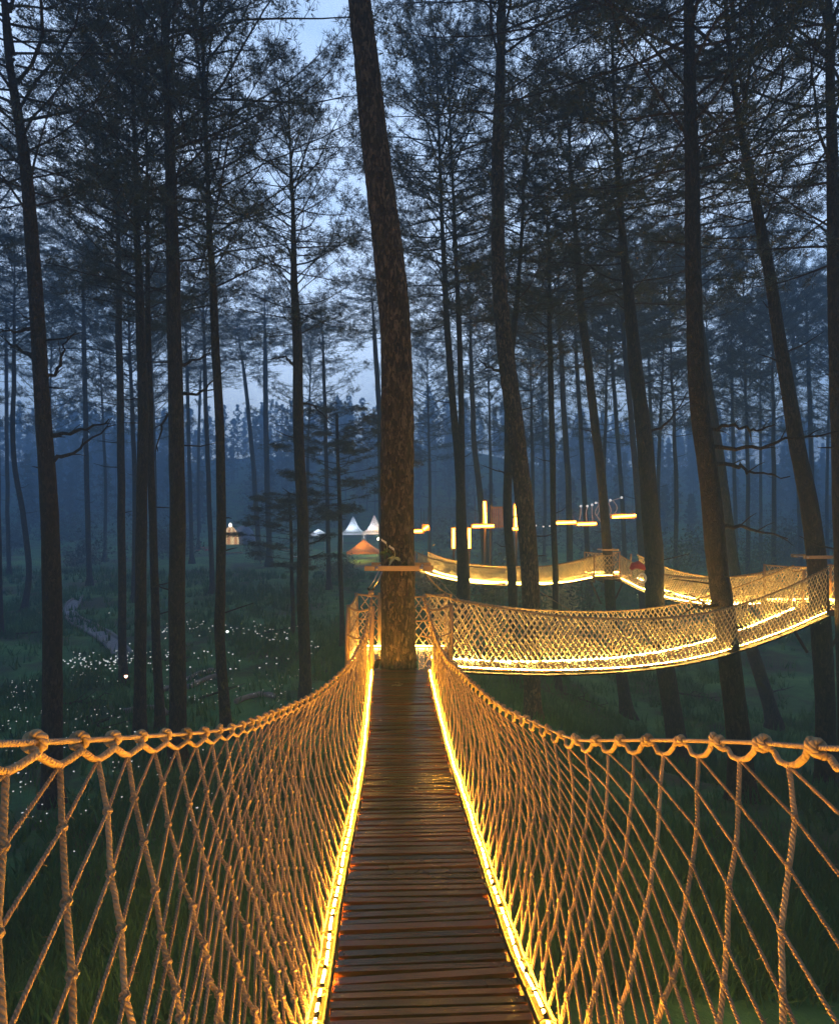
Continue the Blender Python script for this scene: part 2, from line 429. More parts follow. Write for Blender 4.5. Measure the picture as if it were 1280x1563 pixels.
def pine(label, d, pts, widths, H, cb, variant=0, cr=1.0, name='pine_tree', group=None, stubs=4, limbs=(), big=False, seed=0, second=None, crown=None, cat='tree'):
    """pts: trunk line in photo points, top first; widths: (y, px); H: total height in metres; cb: photo y of the lowest live branches"""
    rnd = random.Random(seed * 31 + int(d * 10) + int(pts[0][0]))
    P = [PX(x, y, d) for x, y in pts][::-1]
    gz = ground(P[0].x, P[0].y)
    if P[0].z > gz - .1:
        dr = P[0] - P[1]
        k = (gz - .25 - P[0].z) / min(dr.z, -.2)
        lean = Vector((dr.x * k * .5, 0, gz - .25 - P[0].z)); P.insert(0, P[0] + lean)
    base = Vector((P[0].x, P[0].y, ground(P[0].x, P[0].y)))
    top_z = base.z + H
    dr = (P[-1] - P[-2]).normalized(); dr.x *= .6; dr.normalize()
    cz = EYE + (781 - cb) * d / 1000
    if P[-1].z < top_z - .5:
        P.append(P[-1] + dr * ((top_z - P[-1].z) / max(.4, dr.z)))
    f = hermite([(p.z, p.x, p.y, p.z) for p in P])
    def px_r(z):
        y = 781 - (z - EYE) * 1000 / d
        ws = sorted(widths); return np.interp(y, [a for a, _ in ws], [b for _, b in ws]) * d / 2000
    z0 = P[0].z; zs = []
    z = z0
    step = (.035 if d < 12 else .07) if big else max(.25, d * .02)
    while z < top_z: zs.append(z); z += step
    zs.append(top_z)
    ctr = []; rad = []
    for z in zs:
        p = f(z); t = 1.0
        if z > max(cz, EYE + 4): t = 1 - .86 * min(1, (z - max(cz, EYE + 4)) / max(1.0, top_z - max(cz, EYE + 4)))
        r = px_r(z) * t * (1 + .55 * math.exp(-(z - base.z) / .35))
        wob = .05 * min(1, d / 20)
        ctr.append(p + Vector((noise.noise((z * .45, d, 1.0)) * wob, noise.noise((z * .45, d, 7.0)) * wob, 0))); rad.append(max(.012, r))
    e = empty(name, base, label, cat, group)
    def rf(a, p):
        return 1 + .05 * noise.noise((math.cos(a) * 1.3, math.sin(a) * 1.3, p.z * .9 + d)) + .05 * noise.noise((math.cos(a) * 3.2, math.sin(a) * 3.2, p.z * 3.1 + d))
    if big:
        def rf(a, p, d=d):
            dd = noise.voronoi((p.x * 0 + math.cos(a) * 2.1 + 9, math.sin(a) * 2.1, p.z * 2.6 + d))[0]
            e1 = min(1.0, (dd[1] - dd[0]) * 3.2)
            return 1 + .04 * noise.noise((math.cos(a) * 1.3, math.sin(a) * 1.3, p.z * .9 + d)) + .055 * (e1 - .5) + .03 * noise.noise((math.cos(a) * 6, math.sin(a) * 6, p.z * 5))
    mb = MB(); mb.tube(ctr, rad, (72 if d < 12 else 32) if big else (12 if d < 30 else 8), 0, rfun=rf)
    for k in range(stubs):      # broken branch stubs on the bare part of the trunk
        z = rnd.uniform(base.z + 3, max(cz, base.z + 5)); p = f(z); a = rnd.choice((0, math.pi)) + rnd.uniform(-.9, .9)
        L = rnd.uniform(.15, .9); dv = Vector((math.cos(a), math.sin(a) * .6, rnd.uniform(-.1, .35)))
        mb.tube([p, p + dv * (px_r(z) + L * .5), p + dv * (px_r(z) + L) + Vector((0, 0, rnd.uniform(-.05, .12)))], [.022, .016, .007], 5)
    mb.build('trunk', BARK_BIG if big else BARK, e)
    if second:                    # a second stem from the same foot
        P2 = [PX(x, y, d) for x, y in second][::-1]
        dr = (P2[-1] - P2[-2]).normalized(); P2.append(P2[-1] + dr * max(1, (top_z - 1 - P2[-1].z)))
        f2 = hermite([(p.z, p.x, p.y, p.z) for p in P2]); zs2 = np.linspace(P2[0].z, top_z - 1, 40)
        m2 = MB(); m2.tube([f2(z) for z in zs2], [px_r(z) * .85 * (1 if z < cz else 1 - .8 * (z - cz) / max(1, top_z - cz)) for z in zs2], 10, rfun=rf)
        m2.build('trunk', BARK, e)
    for L in limbs:
        lm = MB(); limb_mb(lm, [PX(x, y, d + dd) for x, y, dd in L], .045 if d < 16 else .05, rnd); lm.build('branch', BARK, e)
    def put_crown(ff):
        c = bpy.data.objects.new('crown', crown or CROWNS[variant % 6]); COL.objects.link(c); c.parent = e
        a = ff(cz); b = ff(top_z); c.location = a - base
        ax = (b - a).normalized(); q = Vector((0, 0, 1)).rotation_difference(ax)
        c.rotation_mode = 'QUATERNION'; c.rotation_quaternion = q @ Matrix.Rotation(rnd.uniform(0, 6.28), 3, 'Z').to_quaternion()
        s = (b - a).length / 11.0; c.scale = (cr, cr, s)
    put_crown(f)
    if second: put_crown(f2)
    return e

# ------------------------------------------------------------------ the trees one can tell apart
G = 'tall pines of the wood'
pine('thickest pine trunk, mottled brown bark, rising through the near bridge platform', 9.1,
     [(548, 0), (559, 100), (570, 200), (590, 370), (601, 480), (605.5, 600), (606, 800), (608, 1020)],
     [(0, 35), (200, 40), (370, 45), (560, 48), (800, 50), (1000, 53), (1100, 54)], 26, -560, 1, 1.0, big=True, stubs=0, seed=1,
     limbs=[[(572, 163, -.1), (548, 168, -.2)]])
pine('dark pine at the left edge with two bare branches reaching right', 13,
     [(10, 40), (35, 230), (52, 400), (62, 560), (72, 720), (80, 900), (80, 1130)],
     [(0, 13), (230, 18), (560, 21), (900, 27), (1130, 28)], 21, 330, 0, 1.05, stubs=5, seed=2,
     limbs=[[(82, 703, 0), (120, 683, .3), (174, 645, .5)], [(78, 664, 0), (125, 655, -.3), (170, 640, -.4)], [(66, 585, 0), (92, 555, .2), (102, 510, .3)],
            [(50, 545, 0), (25, 530, .3), (5, 515, .5)], [(60, 500, 0), (30, 503, -.3), (0, 510, -.4)]])
pine('straight dark pine standing tallest between the left rail and the path', 15,
     [(253, 60), (262, 300), (266, 500), (270, 700), (271, 900), (271, 1110)], [(0, 15), (300, 19), (700, 23), (1100, 25)], 24, 400, 2, 1.0, seed=3,
     limbs=[[(270, 558, 0), (300, 549, .2), (320, 536, .4)], [(273, 600, 0), (305, 597, -.2), (328, 577, -.3)], [(270, 625, 0), (252, 640, .2), (238, 690, .3)]])
pine('slim dark pine just left of the straight tall one, next to a crooked pine', 17,
     [(207, 280), (213, 440), (218, 600), (216, 800), (214, 1090)], [(280, 10), (600, 15), (1090, 18)], 21, 470, 3, .95, seed=4)
pine('thin pine bending at its foot, close beside a straighter slim one', 17.6,
     [(226, 480), (228, 640), (231, 760), (236, 900), (243, 1100)], [(480, 8), (760, 11), (1100, 14)], 18, 500, 5, .7, seed=5)
pine('slim pine in front of the glowing dome tent', 17,
     [(316, 270), (325, 430), (331, 560), (337, 720), (337, 900), (335, 960), (344, 1095)], [(270, 10), (560, 13), (900, 15), (1095, 16)], 20.5, 470, 4, .95, seed=6)
pine('slender pine right of the flower lights with leafy twigs halfway up', 19.3,
     [(443, 240), (449, 400), (453, 520), (460, 780), (466, 1060)], [(240, 9), (500, 15), (780, 17), (1060, 18)], 18.6, 520, 0, .72, seed=7,
     limbs=[[(455, 615, 0), (475, 618, .2), (500, 640, .4)], [(452, 560, 0), (435, 545, -.2), (415, 548, -.3)]])
pine('brown pine with a small lamp glowing at its foot', 22.5,
     [(181, 420), (183, 600), (186, 760), (189, 1015)], [(420, 9), (700, 11), (1015, 12)], 22, 470, 1, 1.1, seed=8)
pine('wavy thin pine on the far left lawn', 36, [(22, 540), (21, 690), (36, 790), (45, 870), (38, 932)], [(540, 6), (930, 9)], 21, 560, 2, 1.2, seed=9)
pine('thin hazy pine at the very left of the lawn', 52, [(10, 520), (11, 700), (14, 882)], [(520, 5), (880, 6)], 22, 545, 3, 1.3, seed=10)
pine('grey hazy pine standing above the bend of the path', 46, [(128, 480), (132, 700), (137, 897)], [(480, 7), (897, 8)], 24, 520, 4, 1.3, seed=11)
pine('misty thin pine left of the red patch on the lawn', 62, [(284, 500), (289, 700), (293, 850)], [(500, 5), (850, 6.5)], 24, 570, 5, 1.4, seed=12)
pine('misty slim pine rising behind the red patch', 42, [(311, 500), (317, 700), (325, 905)], [(500, 6), (905, 8)], 20, 560, 0, 1.2, seed=13)
pine('hazy pine bending left to right behind the dome tent', 66, [(362, 500), (374, 580), (385, 690), (390, 760), (395, 835)], [(500, 5), (835, 8)], 24, 580, 1, 1.4, seed=14)
pine('upright misty pine right of the dome tent', 60, [(404, 480), (407, 700), (411, 845)], [(480, 7), (845, 9)], 25, 560, 2, 1.3, seed=15)
pine('very thin misty pine between two dark left trunks', 78, [(307, 540), (303, 700), (303, 830)], [(540, 4), (830, 4.5)], 22, 590, 3, 1.4, seed=16)
pine('hazy pine seen just left of the thickest trunk', 46, [(562, 380), (572, 520), (579, 640), (582, 800), (584, 870)], [(380, 6), (640, 8), (870, 9)], 21, 520, 4, .9, seed=17)
pine('tall thin pine behind the low bushy pine', 44, [(488, 420), (494, 560), (498, 700), (502, 880)], [(420, 4), (880, 7)], 19, 560, 5, 1.0, seed=18)
# right hand side
pine('leaning pine with flaking lit bark, foot below the second bridge', 17.5,
     [(765, 0), (760, 200), (760, 400), (772, 540), (784, 650), (797, 760), (808, 900), (812, 1090)],
     [(0, 16), (400, 21), (560, 26), (760, 27), (900, 27), (1090, 24)], 27, 230, 2, 1.15, big=True, seed=20, stubs=7,
     limbs=[[(768, 570, 0), (745, 560, .2), (728, 548, .4)]])
pine('pair of dark stems joined at one foot, before the vertical light tubes', 24,
     [(676, 380), (684, 520), (693, 640), (702, 740), (706, 890)], [(380, 9), (640, 11), (740, 14), (890, 20)], 23, 500, 3, 1.0, seed=21,
     second=[(695, 380), (701, 520), (704, 640), (704, 760), (706, 890)])
pine('hazy pine right of the paired stems, lit orange at its foot', 40,
     [(716, 420), (719, 560), (724, 680), (735, 780), (741, 870)], [(420, 7), (680, 8), (870, 12)], 21, 600, 4, 1.1, seed=22)
pine('dark bare pine close behind the leaning flaky one', 22,
     [(790, 440), (778, 560), (775, 650), (776, 800), (782, 915)], [(440, 8), (650, 13), (915, 14)], 20, 480, 5, 1.1, seed=23)
pine('slim reddish pine behind the left end of the level light tubes', 42, [(853, 480), (861, 640), (868, 770), (869, 850)], [(480, 7), (850, 10)], 23, 545, 0, 1.3, seed=24)
pine('thinner reddish pine behind the joint of the level light tubes', 46, [(878, 520), (886, 660), (892, 770), (897, 850)], [(520, 6), (850, 8)], 22, 560, 1, 1.2, seed=25)
pine('pine carrying the far middle platform of the walkway', 24.3,
     [(884, 440), (898, 560), (911, 680), (922, 790), (932, 930), (958, 1095)], [(440, 12), (790, 14), (1095, 18)], 23, 480, 2, 1.1, seed=26)
pine('sturdy leaning pine between the far middle platform and the right trunks', 20,
     [(934, 0), (939, 200), (953, 400), (968, 540), (985, 700), (997, 840), (1000, 930), (1016, 1030), (1031, 1120)],
     [(0, 9), (400, 14), (540, 20), (700, 24), (840, 28), (1120, 28)], 25, 470, 3, 1.15, seed=27,
     limbs=[[(990, 660, 0), (1018, 643, -.3), (1048, 598, -.5)]])
pine('thick dark pine standing in front of the second bridge', 12.4,
     [(1052, 0), (1054, 150), (1055, 300), (1059, 500), (1070, 650), (1084, 760), (1100, 900), (1111, 1000), (1126, 1120)],
     [(0, 19), (300, 22), (500, 24), (650, 27), (800, 30), (1120, 34)], 23.5, 270, 4, 1.15, seed=28, stubs=6,
     limbs=[[(1072, 658, 0), (1110, 650, -.2), (1150, 656, -.3), (1182, 648, -.3)], [(1078, 680, 0), (1150, 683, -.3), (1200, 672, -.5), (1285, 655, -.8)],
            [(1086, 704, 0), (1130, 712, .3), (1150, 722, .4), (1205, 726, .5)], [(1100, 805, 0), (1145, 806, .3), (1200, 824, .5)],
            [(1096, 922, 0), (1070, 926, -.2), (1050, 930, -.3)], [(1112, 960, 0), (1130, 955, -.3)]])
pine('orange lit pine seen right behind the thick dark one', 24,
     [(1062, 430), (1074, 540), (1087, 630), (1102, 730), (1112, 800), (1121, 880), (1150, 1000), (1178, 1090)], [(430, 9), (630, 13), (880, 15), (1090, 20)], 23, 500, 5, 1.2, seed=29)
pine('leaning pine that holds up the right hand platform', 15,
     [(1118, 120), (1134, 220), (1153, 310), (1176, 430), (1196, 560), (1216, 680), (1235, 780), (1247, 870), (1253, 960)],
     [(120, 13), (430, 16), (600, 20), (800, 26), (960, 28)], 21, 360, 0, 1.15, seed=30)
pine('dark pine cut by the right edge of the view', 13.5, [(1262, 0), (1268, 200), (1275, 450), (1284, 750), (1290, 1000)], [(0, 18), (450, 21), (1000, 27)], 21, 420, 1, 1.1, seed=31)
pine('misty slim pine left of the sturdy leaning one', 38, [(950, 500), (963, 640), (973, 770), (978, 860)], [(500, 8), (860, 10)], 23, 560, 2, 1.2, seed=32)
pine('faint thin pine between the platform pine and the sturdy leaning one', 56, [(933, 540), (943, 680), (951, 800)], [(540, 6), (800, 7)], 24, 580, 3, 1.3, seed=33)
pine('faint thin pine right of the right platform pine', 58, [(1210, 540), (1214, 640), (1220, 800)], [(540, 6), (800, 7)], 25, 590, 4, 1.3, seed=34)
pine('faint thin pine next to the right edge, misty', 54, [(1231, 500), (1236, 650), (1240, 800)], [(500, 6), (800, 7)], 25, 570, 5, 1.3, seed=35)
pine('faint pine with forked lower twigs left of the right platform pine', 60, [(1116, 560), (1118, 660), (1122, 800)], [(560, 5), (800, 6)], 24, 600, 0, 1.3, seed=36)
pine('small misty pine in the gap right of the sturdy leaning one', 62, [(989, 540), (993, 640), (1002, 800)], [(540, 5), (800, 6)], 24, 600, 1, 1.3, seed=37)
pine('stout short trunk seen only below the second bridge', 24, [(848, 960), (850, 1020), (852, 1070)], [(940, 9), (1070, 10)], 18, 560, 2, .9, seed=38)
pine('bare pine at the left edge, behind the dark one with branches', 30, [(-18, 300), (-8, 600), (-2, 960)], [(300, 9), (960, 13)], 22, 420, 4, 1.2, seed=39)

# the young low-branched pine left of the thick trunk
BUSHY = make_crown(557, H=11.0, R=2.6, nb=34, tuft_step=.22, blades=22, low_sparse=0.3, taper=.3, bw=1.5, tip=60)
pine('bushy young pine with dark low foliage, left of the thickest trunk', 27, [(512, 600), (516, 700), (520, 860)], [(600, 4), (860, 7)], 9.6, 800, 0, .95, name='young_pine_tree', seed=41, crown=BUSHY, stubs=0)

pine('dark young pine behind the slender pine, foliage down to the lawn', 29, [(440, 740), (444, 800), (446, 900)], [(740, 4), (900, 6)], 6.4, 880, 0, .8, name='young_pine_tree', seed=42, crown=BUSHY, stubs=0)

# slim pines of the misty wood further back, alike among themselves
FARL = 'slim pine fading into the blue mist of the wood'
k = 0
for (x, d, H) in [(75, 58, 26), (160, 64, 26), (236, 50, 24), (470, 62, 23),
                  (655, 62, 22), (748, 58, 24), (812, 52, 24), (830, 66, 25), (922, 48, 24), (1005, 50, 25),
                  (1030, 44, 25), (1088, 50, 25), (1140, 48, 26), (1160, 66, 26), (1180, 44, 25), (1262, 62, 26), (1290, 50, 25), (-30, 46, 25), (205, 38, 24)]:
    lean = random.uniform(-6, 8)
    gz = ground((x - 640) * d / 1000, d); yb = 781 + (EYE - gz) * 1000 / d
    pine(FARL, d, [(x - lean * 1.5, 480), (x - lean * .4, 640), (x + lean * .2, 740), (x, yb)], [(480, .20 * 1000 / d), (yb, .34 * 1000 / d)], H, 781 - (H * .44 - (EYE - gz)) * 1000 / d,
         k, 1.25, group='slim pines fading into the mist', seed=60 + k, stubs=2); k += 1

# ------------------------------------------------------------------ far wood on the hill
def far_forest():
    rg = np.random.default_rng(5); rnd = random.Random(5)
    V = []; F = []; mi = []; nv = 0
    for i in range(700):
        Y = rnd.uniform(125, 285) if i > 110 else rnd.uniform(98, 135)
        X = rnd.uniform(-1.05, 1.05) * Y
        z = ground(X, Y); H = rnd.uniform(9, 21) if i > 110 else rnd.uniform(5, 12)
        W = H * rnd.uniform(.18, .27); n = 420
        u = rg.random(n) ** .8; a = rg.uniform(0, 2 * np.pi, n)
        prof = W * np.clip(1.15 - u, .08, 1) * (.55 + .45 * np.sin(u * 38 + i)) * rg.uniform(.45, 1.1, n)
        c = np.c_[X + np.cos(a) * prof, Y + np.sin(a) * prof, z + H * (.12 + .88 * u)]
        s = rg.uniform(.25, .6, n)[:, None]
        t = rg.normal(0, 1, (n, 3)); t[:, 2] *= .6; t /= np.linalg.norm(t, axis=1)[:, None]
        b = np.cross(t, rg.normal(0, 1, (n, 3))); b /= np.linalg.norm(b, axis=1)[:, None]
        v = np.empty((n * 3, 3)); v[0::3] = c - t * s; v[1::3] = c + t * s; v[2::3] = c + b * s * .9
        V.append(v); F.append(np.arange(n * 3).reshape(-1, 3) + nv); mi.append(np.ones(n)); nv += n * 3
        r = .16; v = np.array([(X - r, Y, z - .5), (X + r, Y, z - .5), (X, Y, z + H), (X, Y - r, z - .5), (X, Y + r, z - .5), (X, Y, z + H)])
        V.append(v); F.append(np.array([(0, 1, 2), (3, 4, 5)]) + nv); mi.append(np.zeros(2)); nv += 6
    me = tri_mesh('far_forest', np.vstack(V), np.vstack(F), [BARK, NEEDLE], np.concatenate(mi))
    o = bpy.data.objects.new('far_forest', me); COL.objects.link(o)
    tag(o, 'far wooded hillside lost in blue mist', None, None, 'stuff')
far_forest()

def undergrowth():
    rg = np.random.default_rng(15); rnd = random.Random(15); V = []; nv = 0; F = []
    for i in range(150):
        Y = rnd.uniform(58, 125); X = rnd.uniform(-.74, .8) * Y
        if Y < 100 and (-.33 < X / Y < -.21 or -.19 < X / Y < -.03): continue
        z = ground(X, Y); H = rnd.uniform(1.2, 5.5) * (.6 + Y / 160); W = H * rnd.uniform(.45, .9); n = int(260 + 60 * H)
        u = rg.random(n); a = rg.uniform(0, 2 * np.pi, n); rr = W * np.sqrt(rg.random(n)) * np.sin(np.pi * (.18 + .8 * u))
        k = rg.integers(0, 6, n); off = rg.normal(0, W * .45, (6, 2)); ht = rg.uniform(.45, 1.0, 6)
        c = np.c_[X + off[k, 0] + np.cos(a) * rr * .6, Y + off[k, 1] + np.sin(a) * rr * .6, z + H * ht[k] * u]
        t = rg.normal(0, 1, (n, 3)); t /= np.linalg.norm(t, axis=1)[:, None]; b = np.cross(t, rg.normal(0, 1, (n, 3))); b /= np.linalg.norm(b, axis=1)[:, None]
        s = rg.uniform(.08, .24, (n, 1)); v = np.empty((n * 3, 3)); v[0::3] = c - t * s; v[1::3] = c + t * s; v[2::3] = c + b * s * .8
        V.append(v); F.append(np.arange(n * 3).reshape(-1, 3) + nv); nv += n * 3
    o = bpy.data.objects.new('undergrowth', tri_mesh('undergrowth', np.vstack(V), np.vstack(F), [NEEDLE])); COL.objects.link(o)
    tag(o, 'misty undergrowth between the far trunks', None, None, 'stuff')
undergrowth()

def fallen():
    rnd = random.Random(77)
    for (x, y, L, rot) in [(120, 1078, 1.5, .4), (255, 1012, 1.8, -.3), (425, 965, 1.6, .8), (60, 968, 2.2, .1), (330, 1062, 1.2, 1.0), (150, 1112, 1.3, -.6), (890, 1072, 1.8, .3), (1062, 1066, 1.6, -.4), (940, 1008, 2.0, .2), (1180, 1060, 2.0, .7)]:
        p = hit(x, y); m = MB(); M = Matrix.Rotation(rot, 3, 'Z')
        pts = [p + M @ Vector((L * (i / 6 - .5), rnd.gauss(0, .05), 0)) for i in range(7)]; pts = [Vector((q.x, q.y, ground(q.x, q.y) + .05 + rnd.uniform(0, .08))) for q in pts]
        m.tube(pts, [.045 * (1 - .1 * i) for i in range(7)], 7)
        for i in (2, 3, 5): m.tube([pts[i], pts[i] + M @ Vector((.2, rnd.choice((-1, 1)) * .25, .12)), pts[i] + M @ Vector((.45, rnd.choice((-1, 1)) * .4, .2))], [.022, .015, .006], 5)
        o = m.build('fallen_branch', BARK, None, pts[3]); tag(o, 'dead fallen pine branch lying in the dark grass', 'branch', 'fallen branches in the grass')
fallen()

# ------------------------------------------------------------------ rope bridges
def knot_line(a, b, pitch):
    ks = []; s = a
    while s <= b + 1e-6:
        ks.append(s); s += pitch(s) if callable(pitch) else pitch
    return ks
PITCH1 = lambda s: .262 - .14 * smooth(2.6, 5.0, s)
def make_net(mb, top, bot, s_rail, s_lim, pitch, slope, shear, H0, r, sides, seg, rnd, jit=.0, knots=True, lobe=0.0, near=None, kink=0.0, belly=0.0, deckx=None):
    """diamond net between the curves top(s) and bot(s). s_rail: range of knots on the rail; s_lim: where cords are cut off"""
    ks = knot_line(s_rail[0], s_rail[1], pitch)
    sh = [shear(x) for x in ks]; n = len(ks)
    def pt(s, t):
        a = top(s); b = bot(s); p = a.lerp(b, t)
        if belly: p = p + Vector((belly * (1 if p.x > deckx(s) else -1), 0, -abs(belly) * .55)) * (4 * t * (1 - t))
        return p
    J = {}
    def jit_at(k, j):
        if (k, j) not in J:
            J[(k, j)] = Vector((rnd.gauss(0, jit), rnd.gauss(0, jit), rnd.gauss(0, jit))) if k != j else Vector((0, 0, 0))
            if kink and k != j and rnd.random() < .28: J[(k, j)] += Vector((0, rnd.choice((-1, 1)) * kink * rnd.uniform(.4, 1), rnd.uniform(-.5, .5) * kink))
        return J[(k, j)]
    done = set()
    for fam in (0, 1):
        for k in range(n):
            nodes = []
            for j in range(n):
                a, b = (k, j) if fam == 0 else (j, k)
                den = sh[b] - sh[a] + 2 * slope
                if den <= .05: continue
                t = (ks[b] - ks[a]) / den / H0
                if t < -1e-6 or t > 1.0: continue
                s = ks[a] - (sh[a] - slope) * t * H0
                nodes.append((t, s, (a, b)))
            kk = sh[k] + (slope if fam else -slope)
            nodes.append((1.0, ks[k] - kk * H0, None))
            nodes.sort(key=lambda q: q[0])
            if nodes[0][0] > .001: nodes.insert(0, (0.0, ks[k], None))
            run = []
            def flush(run):
                if len(run) < 2: return
                pts = [];
                for i in range(len(run) - 1):
                    a, b = run[i], run[i + 1]
                    dcam = max(.6, a.y)
                    m = seg
                    if near and dcam < near: m = max(seg, int((b - a).length / (.010 + .006 * max(0, dcam - 1.5))))
                    for q in range(m): pts.append(a.lerp(b, q / m))
                pts.append(run[-1])
                nr = near and min(p.y for p in run) < near
                if nr:
                    for q in pts[::2]:
                        hd = Vector((rnd.gauss(0, 1), rnd.gauss(0, 1), rnd.gauss(0, 1))).normalized(); hl = r * rnd.uniform(1.4, 3.2); sd = hd.orthogonal().normalized() * .0005
                        mb.add([q + hd * r * .7 - sd, q + hd * r * .7 + sd, q + hd * hl + Vector((0, 0, -.002))], [(0, 1, 2)], 0)
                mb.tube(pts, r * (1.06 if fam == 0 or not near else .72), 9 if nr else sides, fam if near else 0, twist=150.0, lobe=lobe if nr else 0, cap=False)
            for (t, s, key) in nodes:
                if s < s_lim[0] or s > s_lim[1]:
                    flush(run); run = []; continue
                p = pt(s, min(t, 1))
                if key: p = p + jit_at(*key)
                run.append(p)
                if knots and key and key[0] != key[1] and key not in done and .02 < t < .97:
                    done.add(key)
                    if near and p.y < near + 2:
                        ax = (pt(s + .02, t) - pt(s - .02, t)).normalized(); dn = (bot(s) - top(s)).normalized()
                        w = ax.cross(dn)
                        for ang, rr in ((rnd.uniform(-.5, .5), 1.0), (rnd.uniform(.9, 1.6), .85)):
                            d1 = (dn * math.cos(ang) + ax * math.sin(ang)); d2 = d1.cross(w)
                            loop = []
                            for q in range(9):
                                th = q / 8 * 2 * math.pi
                                loop.append(p + d2 * (math.cos(th) * r * 1.35) + w * (math.sin(th) * r * 1.45) + d1 * (q / 8 - .5) * r * 1.6)
                            mb.tube(loop, r * .62 * rr, 6, 0)
                    else: mb.ball(p, r * 1.9, 0, 5, 3)
            flush(run)

def planks_along(mb, ctr, s0, s1, width, pitch, gap, thick, rnd):
    s = s0; L = 0
    while s < s1:
        a = ctr(s); t = (ctr(s + .02) - ctr(s - .02)).normalized()
        side = Vector((t.y, -t.x, 0)).normalized(); up = side.cross(t)
        M = Matrix((side, t, up)).transposed() @ Matrix.Rotation(rnd.gauss(0, .006), 3, 'Z') @ Matrix.Rotation(rnd.gauss(0, .012), 3, 'Y')
        mb.box(a + side * rnd.gauss(0, .007) + up * (rnd.gauss(0, .002) - thick / 2), (width * rnd.uniform(.985, 1.0), pitch - gap * rnd.uniform(.7, 1.4), thick), 0, M)
        for e in (-1, 1):
            for q in (rnd.uniform(-.3, .3),):
                mb.ball(a + side * e * (width / 2 - .035) + t * (pitch * q * .6) + up * .001, .004, 1, 6, 4, .5)
        ds = .01
        step = (ctr(s + ds) - ctr(s)).length / ds
        s += pitch / step

def sample(f, s0, s1, n): return [f(s0 + (s1 - s0) * i / n) for i in range(n + 1)]

def E(v): return (v[0], v[1], v[2] + EYE)
W1 = .70
deck1 = hermite([(d, x, d, z + EYE) for d, x, z in [(-1.6, .16, -1.02), (-.5, .135, -1.18), (.6, .10, -1.38), (1.4, .068, -1.545), (2.174, .039, -1.70), (2.536, .018, -1.773), (2.947, -.006, -1.824), (3.684, -.034, -1.912),
                                              (4.575, -.062, -2.015), (5.618, -.105, -2.125), (6.73, -.158, -2.147), (7.7, -.205, -2.13), (8.75, -.252, -2.105)]])
railL = hermite([(d, x, d, z + EYE) for d, x, z in [(-1.6, -.55, .45), (-.6, -.62, .2), (0, -.68, 0), (.6, -.76, -.22), (1.3, -.83, -.46), (2.2, -.945, -.755), (3.4, -1.0, -1.125), (4.5, -.99, -1.375), (5.5, -.84, -1.50),
                                              (6.4, -.685, -1.475), (7.4, -.635, -1.42), (8.2, -.63, -1.26), (8.75, -.63, -1.13)]])
railR = hermite([(d, x, d, z + EYE) for d, x, z in [(-1.6, .70, .45), (-.6, .86, .18), (0, .93, 0), (.6, 1.0, -.21), (1.2, 1.03, -.425), (1.62, 1.037, -.585), (2.0, 1.035, -.705), (2.4, 1.005, -.838), (2.7, .97, -.94),
                                              (3.1, .913, -1.08), (3.5, .84, -1.215), (4, .755, -1.31), (4.8, .576, -1.405), (5.5, .44, -1.425), (6.1, .348, -1.445), (6.6, .28, -1.475), (7.2, .215, -1.45), (7.9, .158, -1.37), (8.4, .09, -1.20), (8.75, .044, -1.09)]])

